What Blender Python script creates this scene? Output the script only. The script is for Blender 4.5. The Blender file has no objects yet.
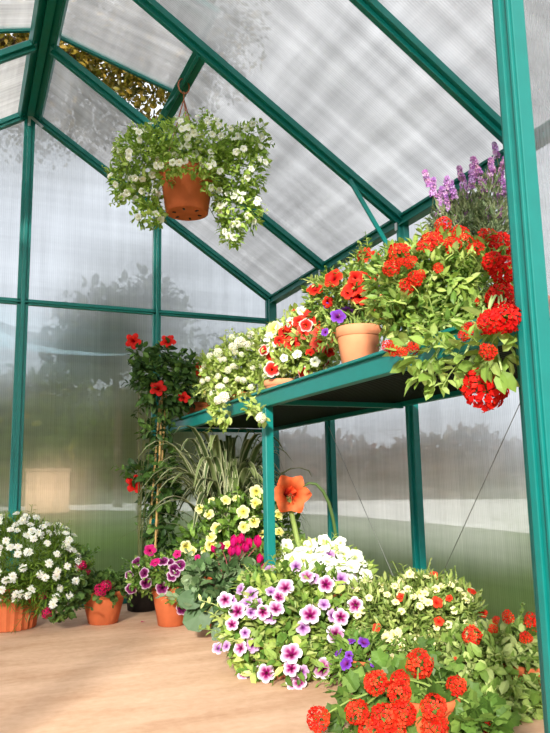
import bpy, math, random
from mathutils import Vector, Matrix
PI = math.pi
C = bpy.context.scene.collection
V = Vector

# ------------------------------------------------------------------ camera
H = 0.5
F, YAW, PIT, ROL = 715.7, .412, .1631, -.0192
cy, sy, cp, sp, cr, sr = math.cos(YAW), math.sin(YAW), math.cos(PIT), math.sin(PIT), math.cos(ROL), math.sin(ROL)
FWD = V((sy*cp, cy*cp, sp)); R0 = V((cy, -sy, 0)); U0 = R0.cross(FWD)
RT = cr*R0 + sr*U0; UP = -sr*R0 + cr*U0
CAM = V((-.2125, 0, H))
HR = V((cy, -sy, 0)); HF = V((sy, cy, 0)); ZZ = V((0, 0, 1))
cd = bpy.data.cameras.new('camera'); cam = bpy.data.objects.new('camera', cd); C.objects.link(cam)
cd.sensor_fit = 'VERTICAL'; cd.sensor_height = 24; cd.lens = 24*F/733; cd.clip_start = .05; cd.clip_end = 500
m = Matrix.Identity(4)
for i in range(3):
    m[i][0] = RT[i]; m[i][1] = UP[i]; m[i][2] = -FWD[i]; m[i][3] = CAM[i]
cam.matrix_world = m
bpy.context.scene.camera = cam

def ray(px, py): return FWD + RT*((px-275)/F) - UP*((py-366.5)/F)
def at(px, py, d): return CAM + ray(px, py)*d                 # a point at distance d in front of the camera
def on_y(px, py, Y): r = ray(px, py); return CAM + r*(Y/r.y)
def on_x(px, py, X): r = ray(px, py); return CAM + r*((X-CAM.x)/r.x)
def on_z(px, py, Z): r = ray(px, py); return CAM + r*((Z-CAM.z)/r.z)
def dep(p): return (V(p)-CAM).dot(FWD)

# ------------------------------------------------------------------ dimensions of the greenhouse
W, D, ZR, ZE, ZRAIL, ZS, XS = 1.2, 3.255, 2.208, 1.421, 1.313, .763, .6525
FRONT = D - 2.4
SL = (ZE-ZR)/W                                               # slope of the right roof

# ------------------------------------------------------------------ materials
def lin(c):
    return tuple(((x/255)/12.92 if x/255 <= .04045 else ((x/255+.055)/1.055)**2.4) for x in c)
def nodes(name):
    mt = bpy.data.materials.new(name); mt.use_nodes = True
    nt = mt.node_tree; nt.nodes.clear()
    out = nt.nodes.new('ShaderNodeOutputMaterial')
    return mt, nt, out
def N(nt, t, **kw):
    n = nt.nodes.new(t)
    for k, v in kw.items():
        if k in n.inputs.keys(): n.inputs[k].default_value = v
        else: setattr(n, k, v)
    return n
def L(nt, a, b): nt.links.new(a, b)
def paint(name, rgb, rough=.45, metal=0., noise=.1, scale=20, bump=0., spec=.5):
    mt, nt, out = nodes(name)
    p = N(nt, 'ShaderNodeBsdfPrincipled', Roughness=rough, Metallic=metal)
    p.inputs['Specular IOR Level'].default_value = spec
    tc = N(nt, 'ShaderNodeTexCoord'); nz = N(nt, 'ShaderNodeTexNoise', Scale=scale, Detail=5.)
    L(nt, tc.outputs['Object'], nz.inputs['Vector'])
    rp = N(nt, 'ShaderNodeValToRGB')
    c = lin(rgb)
    rp.color_ramp.elements[0].position = .3; rp.color_ramp.elements[1].position = .7
    rp.color_ramp.elements[0].color = tuple(x*(1-noise) for x in c)+(1,)
    rp.color_ramp.elements[1].color = tuple(min(1, x*(1+noise)) for x in c)+(1,)
    L(nt, nz.outputs['Fac'], rp.inputs['Fac']); L(nt, rp.outputs['Color'], p.inputs['Base Color'])
    if bump:
        b = N(nt, 'ShaderNodeBump', Strength=bump, Distance=.004); L(nt, nz.outputs['Fac'], b.inputs['Height']); L(nt, b.outputs['Normal'], p.inputs['Normal'])
    L(nt, p.outputs[0], out.inputs[0])
    return mt
def attr_mat(name, trans=.35, rough=.5, spec=.4, noise=.15, scale=60):
    mt, nt, out = nodes(name)
    a = N(nt, 'ShaderNodeAttribute', attribute_name='Col')
    tc = N(nt, 'ShaderNodeTexCoord'); nz = N(nt, 'ShaderNodeTexNoise', Scale=scale, Detail=3.)
    L(nt, tc.outputs['Object'], nz.inputs['Vector'])
    mr = N(nt, 'ShaderNodeMapRange'); mr.inputs['To Min'].default_value = 1-noise; mr.inputs['To Max'].default_value = 1+noise
    L(nt, nz.outputs['Fac'], mr.inputs['Value'])
    mx = N(nt, 'ShaderNodeVectorMath', operation='SCALE'); L(nt, a.outputs['Color'], mx.inputs[0]); L(nt, mr.outputs[0], mx.inputs['Scale'])
    p = N(nt, 'ShaderNodeBsdfPrincipled', Roughness=rough); p.inputs['Specular IOR Level'].default_value = spec
    t = N(nt, 'ShaderNodeBsdfTranslucent'); s = N(nt, 'ShaderNodeMixShader', Fac=trans)
    L(nt, mx.outputs[0], p.inputs['Base Color']); L(nt, mx.outputs[0], t.inputs['Color'])
    L(nt, p.outputs[0], s.inputs[1]); L(nt, t.outputs[0], s.inputs[2]); L(nt, s.outputs[0], out.inputs[0])
    return mt
M = {}
M['teal'] = paint('teal_powder_coat', (0, 110, 104), .38, 0, .06, 30)
M['leaf'] = attr_mat('leaf_green', .4, .48, .35)
M['petal'] = attr_mat('petal', .35, .6, .2, .06)
M['stem'] = attr_mat('stem_green', .1, .6, .3)
M['terracotta'] = paint('terracotta', (190, 100, 60), .75, 0, .14, 18, .15, .2)
M['terracotta_light'] = paint('pale_terracotta', (222, 144, 104), .75, 0, .12, 18, .15, .2)
M['black'] = paint('black_plastic', (24, 24, 27), .5, 0, .1, 20)
M['soil'] = paint('potting_soil', (52, 38, 28), .95, 0, .4, 80, .8, .1)
M['chrome'] = paint('galvanised_steel', (205, 208, 210), .35, .8, .05, 40)
M['wire'] = paint('brace_wire_steel', (140, 140, 138), .5, .4, .05, 40)
M['cord'] = paint('brown_cord', (168, 96, 68), .8, 0, .15, 90)
M['bamboo'] = paint('bamboo', (196, 160, 98), .6, 0, .18, 50)
M['bark'] = paint('bark', (92, 78, 62), .95, 0, .3, 6, .6, .1)
M['thicket'] = paint('dense_green_thicket', (58, 72, 14), .9, 0, .5, .9, 0, .1)
M['lawn'] = paint('lawn_grass', (72, 96, 26), .95, 0, .3, .35, 0, .1)
M['drive'] = paint('pale_gravel', (248, 246, 240), .95, 0, .05, .6, 0, .1)
M['crate'] = paint('pale_timber', (206, 170, 135), .8, 0, .08, 4)
M['sail'] = paint('pale_blue_canvas', (170, 205, 222), .9, 0, .05, 1)
M['rope'] = paint('dark_rope', (50, 46, 44), .9)
# sandstone-coloured floor
def floor_mat():
    mt, nt, out = nodes('sandy_floor')
    tc = N(nt, 'ShaderNodeTexCoord')
    n1 = N(nt, 'ShaderNodeTexNoise', Scale=2.2, Detail=8., Roughness=.65); n2 = N(nt, 'ShaderNodeTexNoise', Scale=45., Detail=4.)
    mp = N(nt, 'ShaderNodeMapping'); mp.inputs['Scale'].default_value = (1, 3.5, 1)
    L(nt, tc.outputs['Object'], mp.inputs['Vector']); L(nt, mp.outputs[0], n1.inputs['Vector']); L(nt, tc.outputs['Object'], n2.inputs['Vector'])
    rp = N(nt, 'ShaderNodeValToRGB'); e = rp.color_ramp.elements
    e[0].position = .3; e[0].color = lin((190, 148, 116))+(1,); e[1].position = .72; e[1].color = lin((224, 188, 158))+(1,)
    mm = N(nt, 'ShaderNodeMath', operation='MULTIPLY_ADD'); mm.inputs[1].default_value = .3
    L(nt, n2.outputs['Fac'], mm.inputs[0]); L(nt, n1.outputs['Fac'], mm.inputs[2])
    sb = N(nt, 'ShaderNodeMath', operation='SUBTRACT'); sb.inputs[1].default_value = .15
    L(nt, mm.outputs[0], sb.inputs[0]); L(nt, sb.outputs[0], rp.inputs['Fac'])
    p = N(nt, 'ShaderNodeBsdfPrincipled', Roughness=.8); p.inputs['Specular IOR Level'].default_value = .2
    b = N(nt, 'ShaderNodeBump', Strength=.25, Distance=.004); L(nt, n2.outputs['Fac'], b.inputs['Height']); L(nt, b.outputs[0], p.inputs['Normal'])
    L(nt, rp.outputs[0], p.inputs['Base Color']); L(nt, p.outputs[0], out.inputs[0])
    return mt
M['floor'] = floor_mat()
def mesh_mat():                                               # woven black shade cloth of the bench top with tiny holes
    mt, nt, out = nodes('black_bench_mesh')
    tc = N(nt, 'ShaderNodeTexCoord')
    p = N(nt, 'ShaderNodeBsdfPrincipled', Roughness=.7); p.inputs['Specular IOR Level'].default_value = .15; p.inputs['Base Color'].default_value = lin((14, 14, 16))+(1,)
    vm = N(nt, 'ShaderNodeMapping'); vm.inputs['Scale'].default_value = (1, 1, 0); L(nt, tc.outputs['Object'], vm.inputs['Vector']); vo = N(nt, 'ShaderNodeTexVoronoi', Scale=34.); L(nt, vm.outputs[0], vo.inputs['Vector'])
    lt = N(nt, 'ShaderNodeMath', operation='LESS_THAN'); lt.inputs[1].default_value = .11; L(nt, vo.outputs['Distance'], lt.inputs[0])
    wv = N(nt, 'ShaderNodeTexWave', Scale=18., Distortion=.3); wv.bands_direction = 'X'; L(nt, tc.outputs['Object'], wv.inputs['Vector'])
    b = N(nt, 'ShaderNodeBump', Strength=.6, Distance=.004); L(nt, wv.outputs['Fac'], b.inputs['Height']); L(nt, b.outputs[0], p.inputs['Normal'])
    t = N(nt, 'ShaderNodeBsdfTransparent'); s = N(nt, 'ShaderNodeMixShader')
    L(nt, lt.outputs[0], s.inputs[0]); L(nt, p.outputs[0], s.inputs[1]); L(nt, t.outputs[0], s.inputs[2]); L(nt, s.outputs[0], out.inputs[0])
    return mt
M['mesh'] = mesh_mat()
def poly_mat(name, axis, clear, rough_share, tint=(.97, .98, .98), streak=.5, rg=.5, tree_streak=.08):
    """twin-wall polycarbonate: part clear, part frosted refraction, part milky; ribs run across the given axis"""
    mt, nt, out = nodes(name)
    tc = N(nt, 'ShaderNodeTexCoord')
    wv = N(nt, 'ShaderNodeTexWave', Scale=38., Distortion=.15); wv.bands_direction = axis   # ribs about 1 cm apart
    L(nt, tc.outputs['Object'], wv.inputs['Vector'])
    mp = N(nt, 'ShaderNodeMapping'); sc = {'X': (60, 1.2, 1.2), 'Y': (1.2, 60, 1.2)}[axis]; mp.inputs['Scale'].default_value = sc
    nz = N(nt, 'ShaderNodeTexNoise', Scale=1., Detail=6., Roughness=.7); L(nt, tc.outputs['Object'], mp.inputs['Vector']); L(nt, mp.outputs[0], nz.inputs['Vector'])
    mp2 = N(nt, 'ShaderNodeMapping'); sc = {'X': (1.5, 1.5, 14), 'Y': (14, 2., 14)}[axis]; mp2.inputs['Scale'].default_value = sc
    nz2 = N(nt, 'ShaderNodeTexNoise', Scale=1., Detail=4., Roughness=.6); L(nt, tc.outputs['Object'], mp2.inputs['Vector']); L(nt, mp2.outputs[0], nz2.inputs['Vector'])
    ad = N(nt, 'ShaderNodeMath', operation='ADD'); L(nt, nz.outputs['Fac'], ad.inputs[0]); L(nt, nz2.outputs['Fac'], ad.inputs[1])
    ad2 = N(nt, 'ShaderNodeMath', operation='MULTIPLY_ADD'); ad2.inputs[1].default_value = .25; L(nt, wv.outputs['Fac'], ad2.inputs[0]); L(nt, ad.outputs[0], ad2.inputs[2])
    mr = N(nt, 'ShaderNodeMapRange'); mr.inputs['From Min'].default_value = .7; mr.inputs['From Max'].default_value = 1.6
    mr.inputs['To Min'].default_value = clear*(1-streak); mr.inputs['To Max'].default_value = min(.95, clear*(1+streak)); L(nt, ad2.outputs[0], mr.inputs['Value'])
    col = tuple(tint)+(1,)
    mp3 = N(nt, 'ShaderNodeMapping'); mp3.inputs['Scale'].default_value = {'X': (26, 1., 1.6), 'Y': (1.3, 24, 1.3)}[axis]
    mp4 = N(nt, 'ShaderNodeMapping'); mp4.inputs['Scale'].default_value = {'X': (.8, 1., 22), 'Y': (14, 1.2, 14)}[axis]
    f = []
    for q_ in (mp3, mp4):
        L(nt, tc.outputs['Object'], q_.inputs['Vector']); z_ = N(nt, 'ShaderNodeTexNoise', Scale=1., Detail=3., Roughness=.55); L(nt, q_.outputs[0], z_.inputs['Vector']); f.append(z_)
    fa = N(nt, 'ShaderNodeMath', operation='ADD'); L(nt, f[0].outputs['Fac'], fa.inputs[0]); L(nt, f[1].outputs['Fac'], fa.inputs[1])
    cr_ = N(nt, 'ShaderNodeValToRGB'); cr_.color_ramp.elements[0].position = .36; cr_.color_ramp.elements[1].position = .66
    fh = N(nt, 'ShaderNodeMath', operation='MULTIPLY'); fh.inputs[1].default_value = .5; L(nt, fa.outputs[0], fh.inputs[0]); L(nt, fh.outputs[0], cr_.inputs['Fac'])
    cr_.color_ramp.elements[0].color = tuple(x*(1-tree_streak) for x in tint)+(1,); cr_.color_ramp.elements[1].color = tuple(min(1, x*(1+tree_streak*.5)) for x in tint)+(1,)  # soft streaks that trees outside cause, painted into the panel tint
    tr = N(nt, 'ShaderNodeBsdfTransparent'); L(nt, cr_.outputs[0], tr.inputs['Color'])
    rf = N(nt, 'ShaderNodeBsdfRefraction', Roughness=rg, IOR=1.25); L(nt, cr_.outputs[0], rf.inputs['Color'])
    tl = N(nt, 'ShaderNodeBsdfTranslucent'); L(nt, cr_.outputs[0], tl.inputs['Color'])
    gl = N(nt, 'ShaderNodeBsdfGlossy', Roughness=.25); gl.inputs['Color'].default_value = (.9, .9, .9, 1)
    a = N(nt, 'ShaderNodeMixShader', Fac=rough_share); L(nt, tl.outputs[0], a.inputs[1]); L(nt, rf.outputs[0], a.inputs[2])
    b = N(nt, 'ShaderNodeMixShader'); L(nt, mr.outputs[0], b.inputs[0]); L(nt, a.outputs[0], b.inputs[1]); L(nt, tr.outputs[0], b.inputs[2])
    c = N(nt, 'ShaderNodeMixShader', Fac=.035); L(nt, b.outputs[0], c.inputs[1]); L(nt, gl.outputs[0], c.inputs[2])
    L(nt, c.outputs[0], out.inputs[0])
    return mt
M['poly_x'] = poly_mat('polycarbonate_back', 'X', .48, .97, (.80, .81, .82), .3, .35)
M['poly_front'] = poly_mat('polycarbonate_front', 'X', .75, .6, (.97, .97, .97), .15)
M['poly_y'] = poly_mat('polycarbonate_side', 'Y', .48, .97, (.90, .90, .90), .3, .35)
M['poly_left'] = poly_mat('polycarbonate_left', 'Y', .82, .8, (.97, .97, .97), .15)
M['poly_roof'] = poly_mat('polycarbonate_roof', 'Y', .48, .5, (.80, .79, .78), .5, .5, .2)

# ------------------------------------------------------------------ mesh helpers
class MB:
    def __init__(s): s.v = []; s.f = []; s.c = []
    def add(s, vs, fs, cols=None):
        o = len(s.v); s.v += [tuple(x) for x in vs]; s.f += [tuple(i+o for i in f) for f in fs]
        s.c += (cols if cols else [(1, 1, 1)]*len(vs))
    def box(s, c, d, mat=None):
        c = V(c); x, y, z = d[0]/2, d[1]/2, d[2]/2
        vs = [V((a*x, b*y, e*z)) for a in (-1, 1) for b in (-1, 1) for e in (-1, 1)]
        if mat: vs = [mat @ v for v in vs]
        s.add([c+v for v in vs], [(0, 1, 3, 2), (4, 6, 7, 5), (0, 4, 5, 1), (2, 3, 7, 6), (0, 2, 6, 4), (1, 5, 7, 3)])
    def bar(s, a, b, w, h, upv=(0, 0, 1)):                    # box bar from a to b, width w sideways, height h along upv
        a = V(a); b = V(b); d = (b-a); ln = d.length; d.normalize()
        x = d.cross(V(upv)).normalized(); u = x.cross(d).normalized()
        mt = Matrix((x, d, u)).transposed()
        s.box((a+b)/2, (w, ln, h), mt)
    def tube(s, pts, r, n=6, col=(1, 1, 1), cap=True):
        pts = [V(p) for p in pts]; rs = r if isinstance(r, (list, tuple)) else [r]*len(pts)
        vs = []; prev = None
        for i, p in enumerate(pts):
            t = (pts[min(i+1, len(pts)-1)]-pts[max(i-1, 0)]).normalized()
            if prev is None:
                a = t.orthogonal().normalized()
            else:
                a = (prev - t*prev.dot(t)); a = a.normalized() if a.length > 1e-6 else t.orthogonal().normalized()
            prev = a; b = t.cross(a)
            for k in range(n):
                an = 2*PI*k/n; vs.append(p+(a*math.cos(an)+b*math.sin(an))*rs[i])
        fs = [(i*n+k, i*n+(k+1) % n, (i+1)*n+(k+1) % n, (i+1)*n+k) for i in range(len(pts)-1) for k in range(n)]
        if cap: fs += [tuple(range(n))[::-1], tuple((len(pts)-1)*n+k for k in range(n))]
        s.add(vs, fs, [col]*len(vs))
    def lathe(s, prof, c=(0, 0, 0), n=28, rib=0.):
        c = V(c); vs = []
        for r, z in prof:
            for k in range(n):
                rr = r*(1+(rib if k % 2 else 0)); an = 2*PI*k/n
                vs.append(c+V((rr*math.cos(an), rr*math.sin(an), z)))
        fs = [(i*n+k, i*n+(k+1) % n, (i+1)*n+(k+1) % n, (i+1)*n+k) for i in range(len(prof)-1) for k in range(n)]
        s.add(vs, fs)
    def mesh(s, name, mat, smooth=False):
        me = bpy.data.meshes.new(name); me.from_pydata(s.v, [], s.f); me.materials.append(mat)
        if mat in (M['leaf'], M['petal'], M['stem']):
            a = me.color_attributes.new('Col', 'FLOAT_COLOR', 'POINT')
            flat = []
            for c in s.c: flat += [c[0], c[1], c[2], 1.]
            a.data.foreach_set('color', flat)
        if smooth: me.polygons.foreach_set('use_smooth', [True]*len(me.polygons))
        me.update(); return me
    def build(s, name, mat, parent=None, smooth=False):
        o = bpy.data.objects.new(name, s.mesh(name, mat, smooth)); C.objects.link(o)
        if parent:
            o.parent = parent
            if parent.type == 'EMPTY' or True:
                off = ROOTOFF.get(parent.name)
                if off is not None: o.data.transform(Matrix.Translation(-off)); ROOTOFF[o.name] = off
        return o
ROOTOFF = {}
def bevel(o, w=.002, n=2):
    b = o.modifiers.new('bevel', 'BEVEL'); b.width = w; b.segments = n; b.limit_method = 'ANGLE'; return o
def tag(o, label=None, cat=None, group=None, kind=None):
    if label: o['label'] = label
    if cat: o['category'] = cat
    if group: o['group'] = group
    if kind: o['kind'] = kind
    return o
def thing(name, label, cat, loc, group=None):
    o = bpy.data.objects.new(name, None); C.objects.link(o); o.empty_display_size = .05
    o.location = loc; ROOTOFF[o.name] = V(loc)
    return tag(o, label, cat, group)
def struct(name, mb, mat): return tag(mb.build(name, mat), kind='structure')

# ------------------------------------------------------------------ floor, ground outside
b = MB(); b.box((0, (D+.1)/2, -.02), (2.44, D-.1+.04, .04)); struct('floor', b, M['floor'])
b = MB(); b.box((10, 30, -.06), (240, 200, .03)); struct('lawn', b, M['lawn'])
def gp(px, py): p = on_z(px, py, -.045); return (p.x, p.y, -.0445)
quad = [(-140, 505), (60, 502), (210, 501), (336, 500), (430, 499.5), (520, 499), (620, 498), (660, 556), (527, 533), (430, 523), (336, 515), (210, 511), (60, 510), (-140, 513)]
b = MB(); top = [gp(*q) for q in quad]; n = len(top)
b.add(top+[(x, y, z-.01) for x, y, z in top], [tuple(range(n))]+[(i, (i+1) % n, n+(i+1) % n, n+i) for i in range(n)])
struct('driveway', b, M['drive'])

# ------------------------------------------------------------------ greenhouse shell
PT = .006
BAYS_R = [D-.6*i for i in range(5)]
def post(parent, x, y, w, d, z0=0, z1=ZE, name='post'):
    b = MB(); b.box((x, y, (z0+z1)/2), (d, w, z1-z0))
    return bevel(b.build(name, M['teal'], parent))
# back wall: panels under the rail, and the gable panels above it
b = MB()
b.box((0, D+.012, ZRAIL/2), (2.36, PT, ZRAIL-.004))
g = [(-W+.02, ZRAIL), (W-.02, ZRAIL), (W-.02, ZE), (0, ZR), (-W+.02, ZE)]
vs = [(x, D+.012-PT/2, z) for x, z in g]+[(x, D+.012+PT/2, z) for x, z in g]
b.add(vs, [(0, 1, 2, 3, 4), (9, 8, 7, 6, 5)]+[(i, 5+i, 5+(i+1) % 5, (i+1) % 5) for i in range(5)])
wall_back = struct('wall_back', b, M['poly_x'])
for x, w in ((-W+.012, .05), (-.6, .038), (0, .048), (.6, .038), (W-.012, .05)):
    zt = ZR - abs(x)*(-SL) - .01
    b = MB(); b.box((x, D-.006, zt/2), (w, .024, zt)); b.box((x, D-.022, zt/2), (w*.35, .012, zt-.03)); bevel(b.build('post', M['teal'], wall_back), .0015)
b = MB(); b.box((0, D-.008, ZRAIL), (2*W-.02, .02, .026)); b.box((0, D-.02, ZRAIL), (2*W-.02, .01, .008)); bevel(b.build('rail', M['teal'], wall_back), .0015)
b = MB(); b.box((0, D-.008, .018), (2*W-.02, .03, .036)); bevel(b.build('sill', M['teal'], wall_back), .0015)
for s in (-1, 1):
    b = MB(); b.bar((0, D-.01, ZR), (s*W, D-.01, ZE), .03, .038); b.bar((0, D-.028, ZR), (s*W, D-.028, ZE), .012, .012)
    bevel(b.build('gable_rafter', M['teal'], wall_back), .0015)
b = MB(); b.box((-.004, D-.034, ZR-.045), (.012, .004, .06)); b.bar((.0, D-.036, ZR-.03), (.055, D-.036, ZR-.072), .004, .012); b.build('bracket', M['chrome'], wall_back)
# side walls
def side(s, name):
    b = MB(); b.box((s*(W+.012), (D+FRONT)/2, ZE/2), (PT, D-FRONT-.004, ZE-.01))
    w = struct(name, b, M['poly_y'] if s > 0 else M['poly_left'])
    b = MB(); b.box((s*(W-.006), (D+FRONT)/2, ZE), (.03, D-FRONT, .046)); b.box((s*(W-.024), (D+FRONT)/2, ZE+.012), (.014, D-FRONT, .01)); b.box((s*(W-.024), (D+FRONT)/2, ZE-.02), (.012, D-FRONT, .006)); bevel(b.build('eave_beam', M['teal'], w), .0015)
    b = MB(); b.box((s*(W-.006), (D+FRONT)/2, .018), (.03, D-FRONT, .036)); bevel(b.build('sill', M['teal'], w), .0015)
    for i, y in enumerate(BAYS_R):
        b = MB()
        if i in (0, 4):
            b.box((s*(W-.012), y - (.02 if i == 0 else -.02), ZE/2), (.04, .04, ZE))
        else:
            b.box((s*(W-.006), y, ZE/2), (.024, .046, ZE)); b.box((s*(W-.022), y, ZE/2), (.012, .016, ZE-.02))
        bevel(b.build('post', M['teal'], w), .0015)
    return w
wall_right = side(1, 'wall_right'); wall_left = side(-1, 'wall_left')
for i in range(1, 4):
    y = BAYS_R[i]; b = MB(); b.box((W-.034, y, ZE-.01), (.003, .014, .055)); b.build('bracket', M['chrome'], wall_right)
# front gable wall with a wide doorway; the camera looks in beside its right jamb
b = MB()
for s in (-1, 1):
    pts_ = [(s*.63, .03), (s*(W-.02), .03), (s*(W-.02), ZE), (s*.63, ZR+SL*.63-.02)]
    vs = [(x, FRONT, z) for x, z in pts_]+[(x, FRONT+PT, z) for x, z in pts_]
    b.add(vs, [(0, 1, 2, 3), (7, 6, 5, 4)]+[(i, 4+i, 4+(i+1) % 4, (i+1) % 4) for i in range(4)])
wall_front = struct('wall_front', b, M['poly_front'])
for s in (-1, 1):
    zt = ZR+SL*.6-.01
    b = MB(); b.box((s*.614, FRONT+.004, zt/2), (.028, .046, zt)); b.box((s*.599, FRONT+.012, zt/2), (.008, .014, zt)); b.box((s*.599, FRONT-.012, zt/2), (.008, .006, zt)); bevel(b.build('post', M['teal'], wall_front), .0015)
    b = MB(); b.box((s*.915, FRONT, .018), (.56, .03, .036)); bevel(b.build('sill', M['teal'], wall_front), .0015)
b = MB(); b.box((0, FRONT, 1.80-.05), (1.19, .03, .04)); bevel(b.build('door_header', M['teal'], wall_front), .0015)
# thin crossed wires behind the bench
zl, zh = .06, ZS-.03
for a, c in ((0, 1), (1, 2), (2, 3)):
    y0, y1 = BAYS_R[a]-.03, BAYS_R[c]+.03
    b = MB()
    b.tube([(W-.03, y0, zh if a != 2 else zl), (W-.03, y1, zl if a != 2 else zh)], .0011, 5)
    b.build('brace_wire', M['wire'], wall_right)
# roof: two slopes; rafters every 0.6 m, vents between the second and third rafter
Y1, Y2 = D-.6, D-1.2; XV = .449
NRM = V((-SL, 0, 1)).normalized()
def zr(x): return ZR + SL*abs(x)
def roof_panel(b, s, x0, x1, y0, y1, lift=.02):
    vs = []
    for dz in (lift, lift+PT*1.2):
        for x, y in ((x0, y0), (x1, y0), (x1, y1), (x0, y1)): vs.append((s*x, y, zr(x)+dz))
    b.add(vs, [(0, 1, 2, 3), (7, 6, 5, 4), (0, 4, 5, 1), (1, 5, 6, 2), (2, 6, 7, 3), (3, 7, 4, 0)])
b = MB()
for s in (-1, 1):
    for i in range(4):
        y1, y0 = BAYS_R[i]-.004, (BAYS_R[i+1])+.004
        roof_panel(b, s, XV if i == 1 else .02, W+.02, y0, y1)
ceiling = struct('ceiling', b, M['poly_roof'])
b = MB(); b.box((0, (D+FRONT)/2, ZR-.004), (.03, D-FRONT, .05))
for s in (-1, 1):
    b.bar((s*.028, FRONT, ZR-.012), (s*.028, D, ZR-.012), .03, .014, (s*.55, 0, 1)); b.bar((s*.046, FRONT, ZR-.03), (s*.046, D, ZR-.03), .008, .026, (s*.55, 0, 1))
bevel(b.build('ridge_beam', M['teal'], ceiling), .0015)
for i in range(1, 5):
    for s in (-1, 1):
        y = BAYS_R[i]; b = MB()
        b.bar((s*.03, y, zr(.03)-.004), (s*(W-.005), y, zr(W-.005)-.004), .046, .022)
        b.bar((s*.03, y, zr(.03)-.022), (s*(W-.01), y, zr(W-.01)-.022), .018, .02)
        bevel(b.build('rafter', M['teal'], ceiling), .0015)
for s in (-1, 1):
    b = MB(); b.bar((s*XV, Y2, zr(XV)-.004), (s*XV, Y1, zr(XV)-.004), .05, .026, (s*.55, 0, 1)); b.bar((s*(XV-.012), Y2, zr(XV)-.02), (s*(XV-.012), Y1, zr(XV)-.02), .012, .02, (s*.55, 0, 1))
    bevel(b.build('cross_bar', M['teal'], ceiling), .0015)
b = MB(); b.bar((.972, Y2-.02, zr(.972)-.035), (W-.03, Y2-.02, 1.23), .016, .006, (0, 1, 0)); b.build('brace_strut', M['teal'], ceiling)
# roof vents, hinged at the ridge and propped open
for s, nm in ((1, 'window_1'), (-1, 'window_2')):
    ang = math.radians(17); base = math.atan(SL); a = base+ang; ln = .50
    P0 = V((s*.03, 0, ZR+.02)); dr = V((s*math.cos(a), 0, math.sin(a))); nr = V((-s*math.sin(a), 0, math.cos(a)))
    b = MB(); vs = []
    for k in (0, PT*1.2):
        for u, y in ((0, Y2+.03), (ln, Y2+.03), (ln, Y1-.03), (0, Y1-.03)):
            p = P0+dr*u+nr*k; vs.append((p.x, y, p.z))
    b.add(vs, [(0, 1, 2, 3), (7, 6, 5, 4), (0, 4, 5, 1), (1, 5, 6, 2), (2, 6, 7, 3), (3, 7, 4, 0)])
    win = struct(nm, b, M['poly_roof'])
    b = MB(); e = P0+dr*ln
    for y in (Y2+.03, Y1-.03): b.bar((P0.x, y, P0.z), (e.x, y, e.z), .014, .02, nr)
    b.bar((e.x, Y2+.022, e.z), (e.x, Y1-.022, e.z), .014, .022, nr); b.bar((P0.x, Y2+.022, P0.z), (P0.x, Y1-.022, P0.z), .014, .02, nr)
    b.build('window_frame', M['teal'], win)
    b = MB(); q = V((s*XV, (Y1+Y2)/2, zr(XV)))
    b.bar((e.x, q.y, e.z), (q.x, q.y, q.z), .016, .006, (0, 1, 0)); b.bar((q.x-.01*s, q.y-.03, q.z-.02), (q.x-.03*s, q.y+.05, q.z-.035), .014, .01)
    b.build('window_stay', M['teal'], win)

# ------------------------------------------------------------------ bench along the right wall
t = thing('plant_bench', 'long teal metal bench shelf with black mesh top fixed along the right wall', 'bench', (.92, 1.9, 0))
BY0, BY1 = .90, D-.05
b = MB(); b.box((XS, (BY0+BY1)/2, ZS), (.026, BY1-BY0, .05)); b.box((XS-.008, (BY0+BY1)/2, ZS+.022), (.03, BY1-BY0, .008)); bevel(b.build('front_rail', M['teal'], t), .002)
b = MB(); b.box((W-.045, (BY0+BY1)/2, ZS), (.02, BY1-BY0, .02)); bevel(b.build('wall_rail', M['teal'], t), .0015)
for y in (BY0, Y2, BY1-.01):
    b = MB(); b.box(((XS+W-.04)/2, y, ZS-.008), (W-.05-XS, .02, .016)); bevel(b.build('cross_bar', M['teal'], t), .0015)
b = MB(); b.box(((XS+W-.04)/2, (BY0+BY1)/2, ZS+.008), (W-.04-XS-.014, BY1-BY0-.01, .006)); b.build('mesh_top', M['mesh'], t)
for y in (BY0+.02, Y2):
    b = MB(); b.box((XS+.004, y, (ZS-.02)/2), (.028, .03, ZS-.02)); bevel(b.build('leg', M['teal'], t), .003)
TOP = ZS+.011

# ------------------------------------------------------------------ flower meshes (unit radius, facing +Z)
def petunia(name, throat, star, mid, edge, lobes=5, notch=.1, depth=.75, starw=.5, seed=0, point=0.):
    rd = random.Random(seed); b = MB(); n = lobes*6
    rings = [(.05, -depth), (.11, -depth*.6), (.2, -.18), (.42, -.05), (.7, .03), (1., 0.0)]
    ph = rd.random()
    for ri, (r, z) in enumerate(rings):
        for k in range(n):
            a = 2*PI*k/n; w = abs(math.cos(a*lobes/2))       # 1 at lobe centre
            rr = r; zz = z; col = (throat, throat, star, star, mid, edge)[ri]
            if ri == 5: rr = r*(1-notch*(1-w)**1.5*2.2) + point*(w**4-.5)*.5; zz += .09*math.cos(a*lobes*2+ph)-.06*w
            if ri == 4: zz += .03*w; rr *= 1-notch*.4*(1-w)
            if ri in (3, 4):
                f = min(1, max(0, starw*(.5+w*.9)*(1. if ri == 3 else .35))); col = tuple(mid[i]*(1-f)+star[i]*f for i in range(3))
            b.v.append((rr*math.cos(a), rr*math.sin(a), zz)); b.c.append(col)
    b.f = [(i*n+k, i*n+(k+1) % n, (i+1)*n+(k+1) % n, (i+1)*n+k) for i in range(5) for k in range(n)]
    b.f.append(tuple(range(n))[::-1])
    return b.mesh(name, M['petal'], True)
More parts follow.
